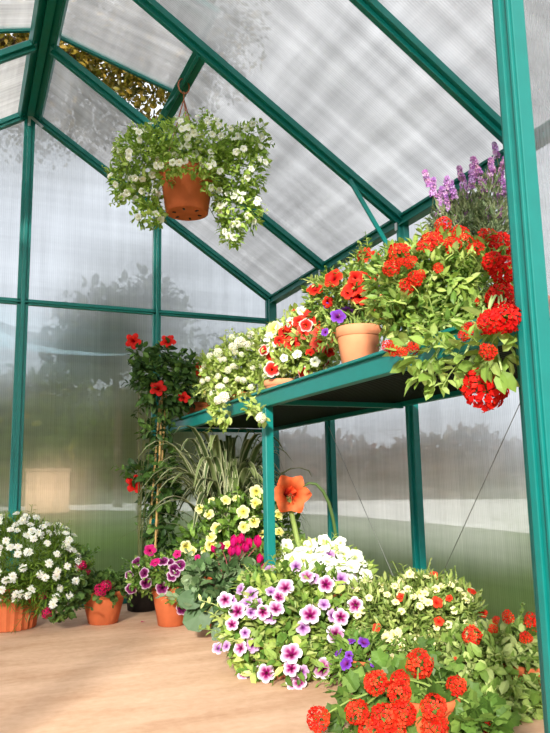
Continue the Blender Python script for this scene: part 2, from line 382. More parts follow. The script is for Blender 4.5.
def floret(b, c, nrm, r, cols, rd, petals=5, eye=None, cup=.15):
    nrm = nrm.normalized(); x = nrm.orthogonal().normalized(); y = nrm.cross(x); ph = rd.random()*6
    col = rd.choice(cols); k0 = tuple(q*(.85+.3*rd.random()) for q in col)
    for k in range(petals):
        a = ph+2*PI*k/petals; w = PI/petals*.95
        def q(rr, an, z): return c+(x*math.cos(an)+y*math.sin(an))*rr*r+nrm*z*r
        b.add([q(.08, a, 0), q(.75, a-w*.8, cup), q(1., a, cup*.6), q(.75, a+w*.8, cup)], [(0, 1, 2, 3)], [eye or k0, k0, k0, k0])
def dome(name, cols, n=26, fr=.34, seed=0, eye=None, low=-.25, flat=1., petals=5, buds=0):
    rd = random.Random(seed); b = MB()
    for i in range(n):
        z = 1-(i+.5)/n*(1-low); a = i*2.39996+rd.random()*.5; r = math.sqrt(max(0, 1-z*z))
        d = V((r*math.cos(a), r*math.sin(a), z)); rr = .72+.12*rd.random()
        c = V((d.x, d.y, d.z*flat))*rr
        nn = (d+V((rd.uniform(-.3, .3), rd.uniform(-.3, .3), rd.uniform(-.1, .3))))
        floret(b, c, nn, fr*(.85+.3*rd.random()), cols, rd, petals, eye)
    b.tube([(0, 0, -.9), (0, 0, -.3), (0, 0, .25)], [.06, .07, .3], 5, lin((96, 128, 52)))
    return b.mesh(name, M['petal'])
def double(name, col, seed=0, rows=((1., 12, .0), (.75, 10, .18), (.48, 8, .33), (.24, 5, .42)), cen=None):
    rd = random.Random(seed); b = MB()
    for r, n, z in rows:
        for k in range(n):
            a = 2*PI*k/n+rd.random()*.4; w = PI/n*1.25; L_ = r*(.9+.2*rd.random()); c = tuple(q*(.88+.12*rd.random()) for q in (cen if cen and r < .3 else col))
            def q(rr, an, zz): return V((rr*math.cos(an), rr*math.sin(an), zz))
            b.add([q(.05, a, z-.25), q(L_*.7, a-w, z), q(L_, a, z+.04), q(L_*.7, a+w, z), q(L_*.75, a, z+.06)], [(0, 1, 4), (1, 2, 4), (2, 3, 4), (3, 0, 4)], [c]*5)
    return b.mesh(name, M['petal'])
def five(name, col, eye, seed=0, petals=5, pw=.8, curl=.1):
    rd = random.Random(seed); b = MB()
    for k in range(petals):
        a = 2*PI*k/petals+rd.uniform(-.1, .1); w = PI/petals*pw
        def q(rr, an, z): return V((rr*math.cos(an), rr*math.sin(an), z))
        b.add([q(.06, a, -.1), q(.5, a-w*.8, .08), q(.88, a-w*.75, curl), q(1, a, curl*.5), q(.88, a+w*.75, curl), q(.5, a+w*.8, .08)], [(0, 1, 2, 3), (0, 3, 4, 5)], [eye, col, col, col, col, col])
    b.tube([(0, 0, -.5), (0, 0, -.05), (0, 0, .06)], [.03, .1, .14], 5, eye)
    return b.mesh(name, M['petal'])
def cyclamen(name, col, seed=0):
    rd = random.Random(seed); b = MB()
    for k in range(5):
        a = 2*PI*k/5; c2 = tuple(q*(.8+.35*rd.random()) for q in col)
        rows = []
        for t_, w, out_ in ((0, .08, .1), (.35, .3, .42), (.7, .34, .5), (1, .1, .42)):
            d = V((math.cos(a), math.sin(a), 0)); tg = V((-math.sin(a), math.cos(a), 0)); tw = .5*t_
            cc = d*out_*.7+ZZ*(t_*1.5-.3); tt = (tg*math.cos(tw)+d*math.sin(tw))
            rows += [cc-tt*w, cc+d*.06, cc+tt*w]
        b.add(rows, [(i*3+j, i*3+j+1, i*3+j+4, i*3+j+3) for i in range(3) for j in range(2)], [tuple(q*.6 for q in c2)]*3+[c2]*9)
    b.tube([(0, 0, -.9), (0, 0, -.3)], .05, 5, lin((120, 60, 60)))
    return b.mesh(name, M['petal'], True)
def spike(name, cols, seed=0):                                # flower spike of small whorls, 0..1 tall
    rd = random.Random(seed); b = MB()
    b.tube([(0, 0, -.6), (0.02, 0, .5), (0, .02, 1)], [.02, .018, .01], 4, lin((110, 120, 80)))
    for k in range(6):
        z = .05+.17*k; r = .17*(1-.09*k)
        for j in range(7):
            a = 2*PI*j/7+k; d = V((math.cos(a), math.sin(a), rd.uniform(.1, .7)))
            floret(b, V((0, 0, z))+d*r*rd.uniform(.4, 1), d, .14*rd.uniform(.7, 1.3), cols, rd, 4, None, .3)
    return b.mesh(name, M['petal'])
RED = lin((222, 40, 24)); DRED = lin((190, 16, 16)); ORED = lin((236, 66, 34)); WHT = lin((246, 246, 238)); CRM = lin((246, 238, 200)); PYEL = lin((244, 232, 140)); YG = lin((205, 205, 100))
MAG = lin((206, 26, 110)); PUR = lin((122, 30, 118)); VIO = lin((120, 60, 190)); PNK = lin((226, 160, 206)); LPK = lin((244, 222, 238)); DPU = lin((110, 6, 62))
FM = {
 'pet_pink': [petunia('flower', lin((90, 20, 50)), lin((140, 8, 96)), lin((240, 190, 226)), lin((252, 244, 250)), seed=i, starw=s) for i, s in enumerate((.8, .65, 1.))],
 'pet_dark': [petunia('flower', lin((50, 10, 30)), lin((92, 8, 66)), lin((150, 44, 122)), lin((240, 214, 232)), seed=i, starw=.8) for i in range(2)],
 'pet_mag': [petunia('flower', DPU, MAG, MAG, lin((220, 60, 150)), seed=3)],
 'pet_lilac': [petunia('flower', PUR, lin((140, 70, 150)), lin((214, 172, 214)), lin((232, 206, 232)), seed=5, starw=.5)],
 'pet_white': [petunia('flower', YG, lin((230, 236, 200)), WHT, WHT, seed=i) for i in (1, 2)],
 'pet_yellow': [petunia('flower', YG, lin((232, 212, 80)), lin((240, 230, 150)), lin((246, 240, 196)), seed=i, starw=.4) for i in (1, 2)],
 'pet_violet': [petunia('flower', lin((40, 10, 60)), PUR, VIO, lin((150, 90, 214)), seed=4)],
 'pet_red': [petunia('flower', lin((90, 10, 10)), DRED, RED, ORED, seed=i, starw=.4) for i in (1, 2)],
 'pet_coral': [petunia('flower', lin((150, 30, 20)), RED, lin((232, 84, 66)), lin((240, 110, 90)), seed=6, starw=.5)],
 'pet_redwhite': [petunia('flower', lin((120, 20, 20)), RED, lin((226, 50, 60)), WHT, seed=7, starw=1.)],
 'mini_yellow': [petunia('flower', lin((220, 180, 60)), PYEL, CRM, lin((240, 238, 176)), depth=.9, seed=i, starw=.4) for i in (8, 9)],
 'mini_white': [petunia('flower', CRM, lin((240, 240, 214)), WHT, WHT, depth=.7, seed=i, starw=.2) for i in (11, 12)],
 'mini_red': [petunia('flower', DRED, RED, ORED, ORED, depth=.9, seed=8)],
 'white5': [five('flower', WHT, lin((236, 236, 196)), i, 5, 1.05, c) for i, c in ((1, .05), (2, .2))],
 'head_white': [dome('flower_head', [WHT, WHT, CRM], 34, .36, i, CRM, low=-.6, flat=.9) for i in (1, 2)],
 'mum': [double('flower', WHT, i, cen=CRM) for i in (1, 2)],
 'red_double': [double('flower', RED, 3, cen=DRED), double('flower', ORED, 4, cen=DRED)],
 'geranium': [dome('flower_head', [RED, ORED, lin((240, 84, 48)), lin((196, 30, 18))], 31, .35, i, lin((214, 40, 20)), low=-.7) for i in (1, 2, 3)],
 'verbena': [dome('flower_head', [RED, lin((236, 30, 24)), lin((210, 20, 18))], 34, .44, i, DRED, low=-.8) for i in (4, 5)],
 'verbena_open': [dome('flower_head', [ORED, RED], 13, .42, i, DRED, low=.1, flat=.7) for i in (6, 7)],
 'pinkgeranium': [dome('flower_head', [lin((226, 24, 96)), lin((200, 14, 70))], 18, .42, 4, DPU)],
 'cyclamen': [cyclamen('flower', lin((220, 28, 120)), i) for i in (1, 2)],
 'mandevilla': [petunia('flower', lin((120, 6, 14)), DRED, RED, lin((226, 34, 40)), notch=.16, depth=1.1, seed=i, point=.15) for i in (1, 2)],
 'spike': [spike('flower_spike', [lin((206, 150, 206)), lin((182, 122, 190)), lin((226, 188, 224))], i) for i in (1, 2, 3)],
}

# ------------------------------------------------------------------ plants
class Blob:                                                   # an ellipsoid of foliage: centre, half widths across / in depth / up (metres)
    def __init__(s, c, rx, ry, rz): s.c = V(c); s.r = (rx, ry, rz)
    def pt(s, d, k=1.): return s.c+HR*d.x*s.r[0]*k+HF*d.y*s.r[1]*k+ZZ*d.z*s.r[2]*k
    def nrm(s, p):
        q = p-s.c; x, y, z = q.dot(HR)/s.r[0]**2, q.dot(HF)/s.r[1]**2, q.z/s.r[2]**2
        return (HR*x+HF*y+ZZ*z).normalized()
    def hit(s, o, d):
        a = [o-s.c, d]; A = [V((v.dot(HR)/s.r[0], v.dot(HF)/s.r[1], v.z/s.r[2])) for v in a]
        qa, qb, qc = A[1].dot(A[1]), 2*A[0].dot(A[1]), A[0].dot(A[0])-1; di = qb*qb-4*qa*qc
        return None if di < 0 else (-qb-math.sqrt(di))/(2*qa)
def B(px, py, d, rx, ry, rd=None):                            # blob given where the picture shows it and how far away it is
    return Blob(at(px, py, d), rx*d/F, (rd if rd is not None else rx*d/F*.8), ry*d/F)
def rdir(rd):
    while True:
        v = V((rd.uniform(-1, 1), rd.uniform(-1, 1), rd.uniform(-1, 1)))
        if .05 < v.length < 1: return v.normalized()
def leaf(b, p, d, up, ln, w, col, style='oval', rd=random):
    d = d.normalized(); x = d.cross(up)
    if x.length < 1e-3: x = d.orthogonal()
    x.normalize(); u = x.cross(d).normalized()
    c0 = tuple(q*.85 for q in col); c1 = tuple(min(1, q*1.15) for q in col)
    if style == 'needle':
        b.add([p-x*w*.2, p+d*ln*.5+x*w*.5, p+d*ln-u*ln*.1, p+d*ln*.5-x*w*.5], [(0, 1, 2, 3)], [c0, col, c1, col]); return
    if style == 'round':
        vs = [p]; n = 7
        for k in range(n+1):
            a = -2.5+5.0*k/n; r = w*.5*(1+.08*rd.uniform(-1, 1))
            vs.append(p+d*(ln*.5+math.cos(a)*ln*.5)+x*math.sin(a)*r+u*(-.12*ln*abs(math.sin(a))))
        vs.append(p+d*ln*.5+u*(-.05*ln))
        b.add(vs, [(n+2, k, k+1) for k in range(1, n+1)]+[(n+2, 0, 1), (n+2, n+1, 0)], [c0]+[col]*(n+1)+[c1]); return
    if style == 'lobed':
        vs = [p]; n = 10
        for k in range(n+1):
            a = -2.4+4.8*k/n; r = .5*(1.05 if k % 2 == 0 else .78)
            vs.append(p+d*(ln*.5+math.cos(a)*ln*r)+x*math.sin(a)*w*r-u*.1*ln*abs(math.sin(a)))
        vs.append(p+d*ln*.5)
        b.add(vs, [(n+2, k, k+1) for k in range(1, n+1)]+[(n+2, 0, 1), (n+2, n+1, 0)], [c0]+[col]*(n+1)+[c1]); return
    dr = u*(-ln*.18)
    vs = [p, p+d*ln*.3+x*w*.42+u*w*.12, p+d*ln*.68+x*w*.4+u*w*.1+dr*.4, p+d*ln+dr, p+d*ln*.68-x*w*.4+u*w*.1+dr*.4, p+d*ln*.3-x*w*.42+u*w*.12, p+d*ln*.4, p+d*ln*.72+dr*.45]
    b.add(vs, [(0, 1, 6), (1, 2, 7, 6), (2, 3, 7), (3, 4, 7), (4, 5, 6, 7), (5, 0, 6)], [c0, col, col, col, col, col, c1, c1])
def foliage(root, blobs, n, ln, w, cols, rd, style='oval', up=.3, name='foliage', fill=.35, hang=0.):
    b = MB(); vol = [(bl.r[0]*bl.r[1]*bl.r[2])**(2/3) for bl in blobs]; tv = sum(vol); pts = []
    for bl, v_ in zip(blobs, vol):
        for _ in range(int(n*v_/tv)+1):
            dd = rdir(rd); k = rd.uniform(fill, 1)**.6; p = bl.pt(dd, k)
            if MINZ(p): continue
            nn = bl.nrm(p) if k > .1 else ZZ
            d = (nn*.8+ZZ*up+rdir(rd)*.7-ZZ*hang).normalized()
            s_ = rd.uniform(.65, 1.25); c = rd.choice(cols); j = rd.uniform(.8, 1.2)
            leaf(b, p, d, (nn+ZZ*.8+rdir(rd)*.4), ln*s_, w*s_, tuple(q*j for q in c), style, rd)
            if rd.random() < .12: pts.append(p)
    if name in ('foliage', 'hanging_foliage') and ln < .1:    # loose shoots that break the outline of the mound
        for _ in range(int(min(46, n/28))):
            bl = rd.choices(blobs, vol)[0]; dd = rdir(rd); p = bl.pt(dd, .95)
            if MINZ(p): continue
            nn = (bl.nrm(p)+ZZ*(.35-hang)+rdir(rd)*.5).normalized(); sl = ln*rd.uniform(1.2, 2.6); k_ = 7; c = rd.choice(cols); side_ = rdir(rd)
            tip = p+nn*sl-ZZ*sl*.12
            if MINZ(tip) or tip.z > ZE+.5 and tip.x > .9: continue
            b.tube([p-nn*ln*.4, p.lerp(tip, .5)+ZZ*sl*.05, tip], .0012, 3, tuple(q*.9 for q in c), False)
            for j in range(k_):
                f_ = (j+.5)/k_; q = p.lerp(tip, f_); d = (nn*.6+side_.cross(nn)*(1 if j % 2 else -1)+rdir(rd)*.4)
                g_ = rd.uniform(.85, 1.2); leaf(b, q, d, ZZ+rdir(rd)*.5, ln*(.85-.35*f_), w*(.85-.35*f_), tuple(x*g_ for x in c), style, rd)
    b.build(name, M['leaf'], root); return pts
ZMIN = [0.]
def MINZ(p): return p.z < ZMIN[0] or (p.x > W-.02) or (p.y > D-.03 and p.y < 4) 
def stems(root, top, pts, rd, r=.0016, col=lin((128, 150, 74)), nmax=70, sag=.0, n=4):
    b = MB(); rd.shuffle(pts)
    for p in pts[:nmax]:
        o = V(top)+V((rd.uniform(-.03, .03), rd.uniform(-.03, .03), 0)); h = (p-o).length
        mid = o.lerp(p, .45)+ZZ*(h*.22+sag)+V((rd.uniform(-1, 1), rd.uniform(-1, 1), 0))*h*.06
        q = [o*(1-t)*(1-t)+mid*2*t*(1-t)+p*t*t for t in (0, .25, .5, .75, 1)]
        b.tube(q, [r*1.3, r*1.2, r, r, r*.8], n, col, False)
    if b.v: b.build('stems', M['stem'], root)
def place(root, kind, p, nrm, size, rd, name=None):
    me = rd.choice(FM[kind]) if isinstance(kind, str) else kind
    o = bpy.data.objects.new(name or me.name.split('.')[0], me); C.objects.link(o); o.parent = root
    q = nrm.normalized().to_track_quat('Z', 'Y'); o.rotation_mode = 'QUATERNION'
    from mathutils import Quaternion
    o.rotation_quaternion = q @ Quaternion((0, 0, 1), rd.random()*6.28)
    s = size*rd.uniform(.93, 1.07); o.scale = (s, s, s); o.location = V(p)-ROOTOFF[root.name]
    return o
def front(blobs, px, py):
    d = ray(px, py); best = None
    for bl in blobs:
        t = bl.hit(CAM, d)
        if t and (best is None or t < best[0]): best = (t, bl)
    if best: p = CAM+d*best[0]; return p, best[1].nrm(p)
    bl = min(blobs, key=lambda q: (q.c-(CAM+d*dep(q.c))).length); p = CAM+d*dep(bl.c)
    return p, (-d).normalized()
FLOWERPTS = {}
def blooms(root, blobs, kind, pts, size, rd, face=.6, up=.25, out=.012):
    tocam = None; res = []
    for q in pts:
        px, py = q[0], q[1]; k = q[2] if len(q) > 2 else 1
        p, nn = front(blobs, px, py); tc = (CAM-p).normalized()
        nrm = nn*(1-face)+tc*face+ZZ*up+rdir(rd)*.35
        p = p+tc*out
        if p.x > W-.03: p.x = W-.03
        p.z = max(p.z, ZMIN[0]+size*.6) if ZMIN[0] > 0 and p.x > XS-.01 else max(p.z, size*.5)
        place(root, kind, p, nrm, size*k, rd); res.append(p)
    return res
def scatter(root, blobs, kind, n, size, rd, upb=.3, camb=.5, out=1.03):
    vol = [(bl.r[0]*bl.r[2]) for bl in blobs]; res = []; tries = 0
    while len(res) < n and tries < n*12:
        tries += 1; bl = rd.choices(blobs, vol)[0]; d = rdir(rd); p = bl.pt(d, out); nn = bl.nrm(p); tc = (CAM-p).normalized()
        if nn.dot(tc)*camb+nn.z*upb < rd.uniform(-.1, .45) or MINZ(p): continue
        if any(o is not bl and sum(((p-o.c).dot(a)/r)**2 for a, r in zip((HR, HF, ZZ), o.r)) < .8 for o in blobs): continue
        if any((p-q).length < size*1.15 for q in res): continue
        if p.x > W-.035 or (p.y > D-.035 and p.y < 4): continue
        place(root, kind, p, nn*.7+tc*.35+ZZ*.25+rdir(rd)*.3, size, rd); res.append(p)
    return res
def pot(root, c, rt, rb, h, mat='terracotta', rim=.02, soil=True, rib=0., n=36, holes=False, saucer=False):
    b = MB(); x, y, z = c
    prof = [(.001, z+.004), (rb*.9, z+.001), (rb, z), (rb+(rt-rb)*(h-rim)/h*.96, z+h-rim)]
    b2 = MB(); b.lathe([(.001, z+.002), (rb*.55, z+.002), (rb*.9, z), (rb, z+.003), (rt*.94, z+h-rim), ], (x, y, 0), n, rib)
    b.lathe([(rt*.94, z+h-rim), (rt, z+h-rim+.002), (rt*1.01, z+h-.003), (rt*.98, z+h), (rt*.92, z+h), (rt*.9, z+h-.02), (rb*.9, z+.012), (.001, z+.01)], (x, y, 0), n)
    o = b.build('pot', M[mat], root, rib == 0)
    if soil:
        b = MB(); b.lathe([(.001, z+h-.012), (rt*.5, z+h-.010), (rt*.905, z+h-.016)], (x, y, 0), 20); b.build('soil', M['soil'], o, True)
    return o
def G(*a): return [lin(x) for x in a]
GMID = G((104, 138, 58), (122, 152, 66), (88, 124, 50), (140, 166, 84))
GLIGHT = G((162, 182, 88), (180, 198, 108), (140, 164, 72), (196, 208, 130))
GDARK = G((58, 92, 42), (72, 106, 48), (48, 78, 38), (90, 122, 58))
GGREY = G((128, 146, 108), (150, 162, 124), (108, 128, 88))
GSAGE = G((150, 162, 118), (128, 142, 92), (168, 176, 130))

# 1 hanging basket
ZMIN[0] = 0
bx, by = .452, 2.24; hookz = zr(XV)-.035
pc = on_y(187, 214, by); bz = pc.z; bx = pc.x
t = thing('hanging_basket', 'terracotta hanging pot overflowing with small white flowers hung by cords from the roof', 'hanging plant', (bx, by, bz))
d0 = dep((bx, by, bz+.07)); k0 = d0/F
hp = pot(t, (bx, by, bz), 28*k0, 21*k0, 46*k0, 'terracotta', .03)
b = MB()
for a in range(6): an = a*PI/3; b.box((bx+.045*math.cos(an), by+.045*math.sin(an), bz), (.012, .006, .003), Matrix.Rotation(an, 3, 'Z'))
b.build('drainage_slots', M['black'], hp)
for a in (.4, 2.5, 4.6):
    b = MB(); b.tube([(bx+.09*math.cos(a), by+.09*math.sin(a), bz+44*k0), (XV-.012, by-.005, hookz-.05), (XV-.012, by-.005, hookz-.02)], .0022, 5); b.build('hanging_cord', M['cord'], t)
b = MB(); b.tube([(XV-.012+.02*math.cos(q), by-.005, hookz+.0+.028*math.sin(q)) for q in [i*PI/6 for i in range(13)]], .003, 6); b.build('hook', M['cord'], t)
bl = [B(188, 146, d0, 58, 22, .15), B(140, 160, d0, 26, 32, .12), B(124, 182, d0-.02, 14, 22, .06), B(150, 214, d0-.02, 17, 14, .05), B(148, 195, d0, 14, 16, .05), B(240, 170, d0, 28, 34, .12), B(238, 210, d0-.02, 24, 22, .07), B(232, 234, d0, 12, 12, .04), B(252, 138, d0, 16, 16, .06), B(216, 160, d0-.06, 20, 12, .05), B(180, 150, d0-.06, 26, 12, .05), B(222, 195, d0-.05, 10, 18, .03), B(186, 166, d0-.16, 30, 8, .04), B(165, 172, d0-.12, 8, 12, .03), B(208, 178, d0-.12, 8, 14, .03)]
rd = random.Random(11)
pts = foliage(t, bl, 5200, .023, .012, G((146, 176, 74), (166, 194, 88), (122, 152, 60), (184, 204, 110)), rd, up=.1)
stems(t, (bx, by, bz+45*k0), pts, rd, .0012, nmax=60)
scatter(t, bl, 'mini_white', 99, .0128, rd, .3, .7)

# 2 white chrysanthemum-like bush in ribbed pot, far left
rd = random.Random(12); p0 = on_z(8, 628, 0)
t = thing('potted_daisy_bush', 'rounded bush of small white double flowers in a ribbed terracotta pot at far left', 'potted plant', p0)
pot(t, (p0.x, p0.y, 0), .118, .095, .15, 'terracotta', .012, rib=.035, n=48)
d1 = dep(p0)
bl = [B(28, 562, d1, 50, 40, .15), B(15, 555, d1, 45, 38, .14), B(55, 575, d1-.03, 26, 30, .09), B(42, 592, d1-.08, 24, 22, .06), B(12, 588, d1-.1, 36, 13, .05)]
pts = foliage(t, bl, 4200, .036, .006, G((98, 128, 40), (120, 148, 52), (80, 108, 34)), rd, 'needle', up=.3, fill=.5)
stems(t, (p0.x, p0.y, .14), pts, rd, .0012, nmax=60)
scatter(t, bl, 'mum', 97, .0155, rd, out=1.08)
# 3 pink geranium in bowl
rd = random.Random(13); p0 = on_z(103, 623, 0)
t = thing('potted_geranium', 'low terracotta bowl with trailing crimson pink geranium between the white bush and bicolour petunias', 'potted plant', p0)
k = dep(p0)/F; pot(t, (p0.x, p0.y, 0), 22*k, 14.5*k, 32*k, 'terracotta', .026)
d1 = dep(p0)
bl = [B(104, 586, d1, 24, 11, .08), B(72, 588, d1-.1, 16, 18, .05), B(60, 608, d1-.14, 16, 12, .04), B(78, 562, d1-.05, 10, 14, .04)]
pts = foliage(t, bl, 700, .026, .022, G((88, 118, 58), (106, 134, 66), (70, 98, 48)), rd, 'round')
stems(t, (p0.x, p0.y, 30*k), pts, rd, .0015, nmax=40, col=lin((110, 120, 70)))
blooms(t, bl, 'pinkgeranium', [(100, 590, 1.1), (106, 586), (90, 597), (82, 565, .8), (87, 571, .6), (78, 569, .5), (43, 595, .8), (47, 613, .9)], .022, rd)
# 4 bicolour petunia pot
rd = random.Random(14); p0 = on_z(171, 625, 0)
t = thing('potted_petunia', 'upright terracotta pot of small dark purple petunias with pale edges beside the silver-leaved plant', 'potted plant', p0)
k = dep(p0)/F; pot(t, (p0.x, p0.y, 0), 19.5*k, 13*k, 39*k, 'terracotta', .03)
d1 = dep(p0)
bl = [B(162, 572, d1, 32, 17, .09), B(140, 580, d1, 12, 12, .05), B(182, 590, d1-.05, 10, 16, .04)]
pts = foliage(t, bl, 760, .028, .014, GMID, rd)
stems(t, (p0.x, p0.y, 36*k), pts, rd, .0015, nmax=40)
blooms(t, bl, 'pet_dark', [(175, 570, 1.2), (180, 565, 1.1), (162, 588, 1.2), (172, 576), (137, 562), (144, 573), (146, 583), (131, 589), (182, 609), (187, 583, .9), (163, 561), (170, 562, .8), (190, 572, .7), (129, 575, .8)], .022, rd, .55)
blooms(t, bl, 'pet_mag', [(150, 550, 1.1), (155, 562, 1.1), (177, 554, .8), (198, 558, .7)], .02, rd, .5)
# 5 mandevilla on canes
rd = random.Random(15); p0 = V((.50, 3.04, 0))
t = thing('climbing_plant', 'tall red-flowered climber on bamboo canes in a black pot by the back wall', 'climbing plant', p0)
pot(t, (p0.x, p0.y, 0), .075, .062, .12, 'black', .012)
d1 = dep(p0+ZZ*.5)
for (a, c) in (((150, 590), (160, 400)), ((163, 590), (163, 380)), ((172, 585), (166, 395))):
    q0 = at(a[0], a[1], d1); q1 = at(c[0], c[1], d1); q0 = q1+(q0-q1)*((q1.z-.1)/(q1.z-q0.z))
    q0 = V((p0.x+(q0.x-p0.x)*.4, p0.y+rd.uniform(-.03, .03), .1)); b = MB(); b.tube([q0, q0.lerp(q1, .5), q1], .0045, 8); b.build('bamboo_cane', M['bamboo'], t)
bl = [B(163, 384, d1, 26, 30, .07), B(150, 372, d1, 14, 18, .05), B(178, 392, d1, 18, 20, .06), B(158, 432, d1, 16, 12, .05), B(163, 458, d1, 10, 16, .04), B(146, 474, d1, 16, 9, .05), B(160, 492, d1, 20, 20, .06), B(158, 525, d1, 18, 18, .06), B(165, 552, d1, 16, 16, .05), B(186, 366, d1, 12, 12, .04), B(140, 356, d1, 7, 12, .03), B(165, 352, d1, 8, 10, .03)]
pts = foliage(t, bl, 1300, .044, .026, G((64, 96, 44), (82, 116, 54), (50, 78, 38), (104, 138, 64)), rd, up=.0)
stems(t, (p0.x, p0.y, .12), pts, rd, .002, nmax=10, col=lin((92, 96, 58)))
blooms(t, bl, 'mandevilla', [(133, 341, 1), (168, 341), (158, 388), (135, 484, 1.2), (184, 397, .7)], .036, rd, .6)
# 6 variegated strap-leaved plant under the bench
rd = random.Random(16); p0 = V((.80, 2.84, 0))
t = thing('spider_plant', 'large arching plant with cream-striped strap leaves under the far end of the bench', 'plant', p0)
pot(t, p0, .11, .085, .2, 'terracotta', .03)
b = MB(); o0 = p0+ZZ*.21
def strap(b, o, az, reach, rise, w, c_mid, c_edge, n=9, drop=.5):
    dh = V((math.cos(az), math.sin(az), 0)); sd = V((-math.sin(az), math.cos(az), 0)); rows = []; cols = []
    for i in range(n+1):
        s_ = i/n; p = o+dh*reach*s_+ZZ*(rise*(s_*2-s_*s_*(1+drop))); ww = w*math.sin(PI*min(1, .12+s_*.88))**.6*(1 if s_ < .9 else .6)
        if i == n: ww = w*.05
        p.x = min(p.x, W-.03); p.y = min(p.y, D-.035); p.z = min(p.z, ZS-.035)
        rows += [p-sd*ww+ZZ*ww*.4, p-sd*ww*.5+ZZ*ww*.1, p+sd*ww*.5+ZZ*ww*.1, p+sd*ww+ZZ*ww*.4]; cols += [c_edge, c_mid, c_mid, c_edge]
    b.add(rows, [(i*4+j, i*4+j+1, i*4+j+5, i*4+j+4) for i in range(n) for j in range(3)], cols)
for i in range(240):
    az = rd.random()*2*PI; sh = rd.random()
    g_ = rd.choice(G((76, 96, 52), (98, 116, 64), (62, 78, 42), (116, 130, 80)))
    top = ZS-.04-o0.z
    strap(b, o0+V((rd.uniform(-.04, .04), rd.uniform(-.04, .04), 0)), az, rd.uniform(.08, .38), rd.uniform(.36, top*1.3), rd.uniform(.010, .017), g_, rd.choice(G((232, 230, 190), (214, 214, 172), (176, 182, 136))), drop=rd.uniform(.2, .8))
for tx, ty in ((128, 520), (112, 545), (150, 512)):
    q = at(tx, ty, 3.0); dh = q-o0; az = math.atan2(dh.y, dh.x)
    strap(b, o0, az, V((dh.x, dh.y)).length, .25, .007, lin((120, 132, 92)), lin((190, 192, 160)), drop=(1-(q.z-o0.z)/.25) )
b.build('foliage', M['leaf'], t, True)
# 7 yellow petunias
rd = random.Random(17); p0 = V((.80, 2.56, 0)); d1 = dep(p0+ZZ*.35)
t = thing('potted_petunia', 'bushy pale yellow petunias growing in front of the striped strap-leaved plant', 'potted plant', p0)
pot(t, p0, .095, .07, .2, 'terracotta')
bl = [B(240, 516, d1, 38, 20, .10), B(205, 540, d1, 24, 16, .07), B(280, 530, d1, 20, 24, .07), B(240, 550, d1, 40, 20, .1)]
pts = foliage(t, bl, 1500, .034, .017, G((98, 132, 52), (118, 150, 62), (78, 108, 44)), rd)
stems(t, (p0.x, p0.y, .19), pts, rd, .0015, nmax=50)
blooms(t, bl, 'pet_yellow', [(243, 512, 1.1), (254, 522), (216, 528), (209, 514, .9), (244, 527), (256, 492, 1.1), (226, 500, .9), (256, 503), (211, 545), (206, 550), (186, 547), (192, 551, .8), (278, 515, .9), (290, 540), (279, 532, .9), (200, 509, .8), (212, 501, .7), (211, 537, .9), (228, 545, .8), (262, 534, .8), (236, 498, .7)], .0235, rd, .6)
# 8 cyclamen with silver-marked leaves
rd = random.Random(18); p0 = on_z(222, 636, 0); p0.x += .02; d1 = dep(p0)
t = thing('potted_cyclamen', 'magenta cyclamen with large silvery green leaves at the floor edge left of the bench leg', 'potted plant', p0)
pot(t, p0, .07, .055, .1, 'terracotta')
bl = [B(215, 582, d1, 30, 20, .09), B(240, 600, d1, 24, 20, .08), B(200, 600, d1-.04, 18, 16, .06), B(240, 570, d1+.02, 24, 10, .06)]
pts = foliage(t, bl, 620, .036, .034, G((86, 116, 72), (108, 136, 90), (70, 98, 58), (136, 156, 116)), rd, 'round', up=.1)
b = MB()
for px, py, ln, dx, dz in ((212, 605, .11, -.8, -.55), (222, 612, .11, .1, -1), (205, 596, .09, -1, -.1)):
    p, _ = front(bl, px, py); leaf(b, p, HR*dx+ZZ*dz-HF*.3, -HF+ZZ*.5, ln, ln*.8, lin((92, 118, 84)), 'round', rd)
b.build('large_leaves', M['leaf'], t)
stems(t, (p0.x, p0.y, .1), pts, rd, .0022, nmax=30, col=lin((140, 80, 76)))
fp = blooms(t, bl, 'cyclamen', [(222, 549, .9), (233, 545, 1.1), (240, 542, 1.1), (245, 550, 1.1), (250, 546), (258, 545, 1.1), (259, 562, .9), (231, 554), (238, 554), (214, 551, .8), (262, 570, .7)], .026, rd, .2, 1.2)
stems(t, (p0.x, p0.y, .1), fp, rd, .0018, nmax=30, col=lin((150, 80, 80)))
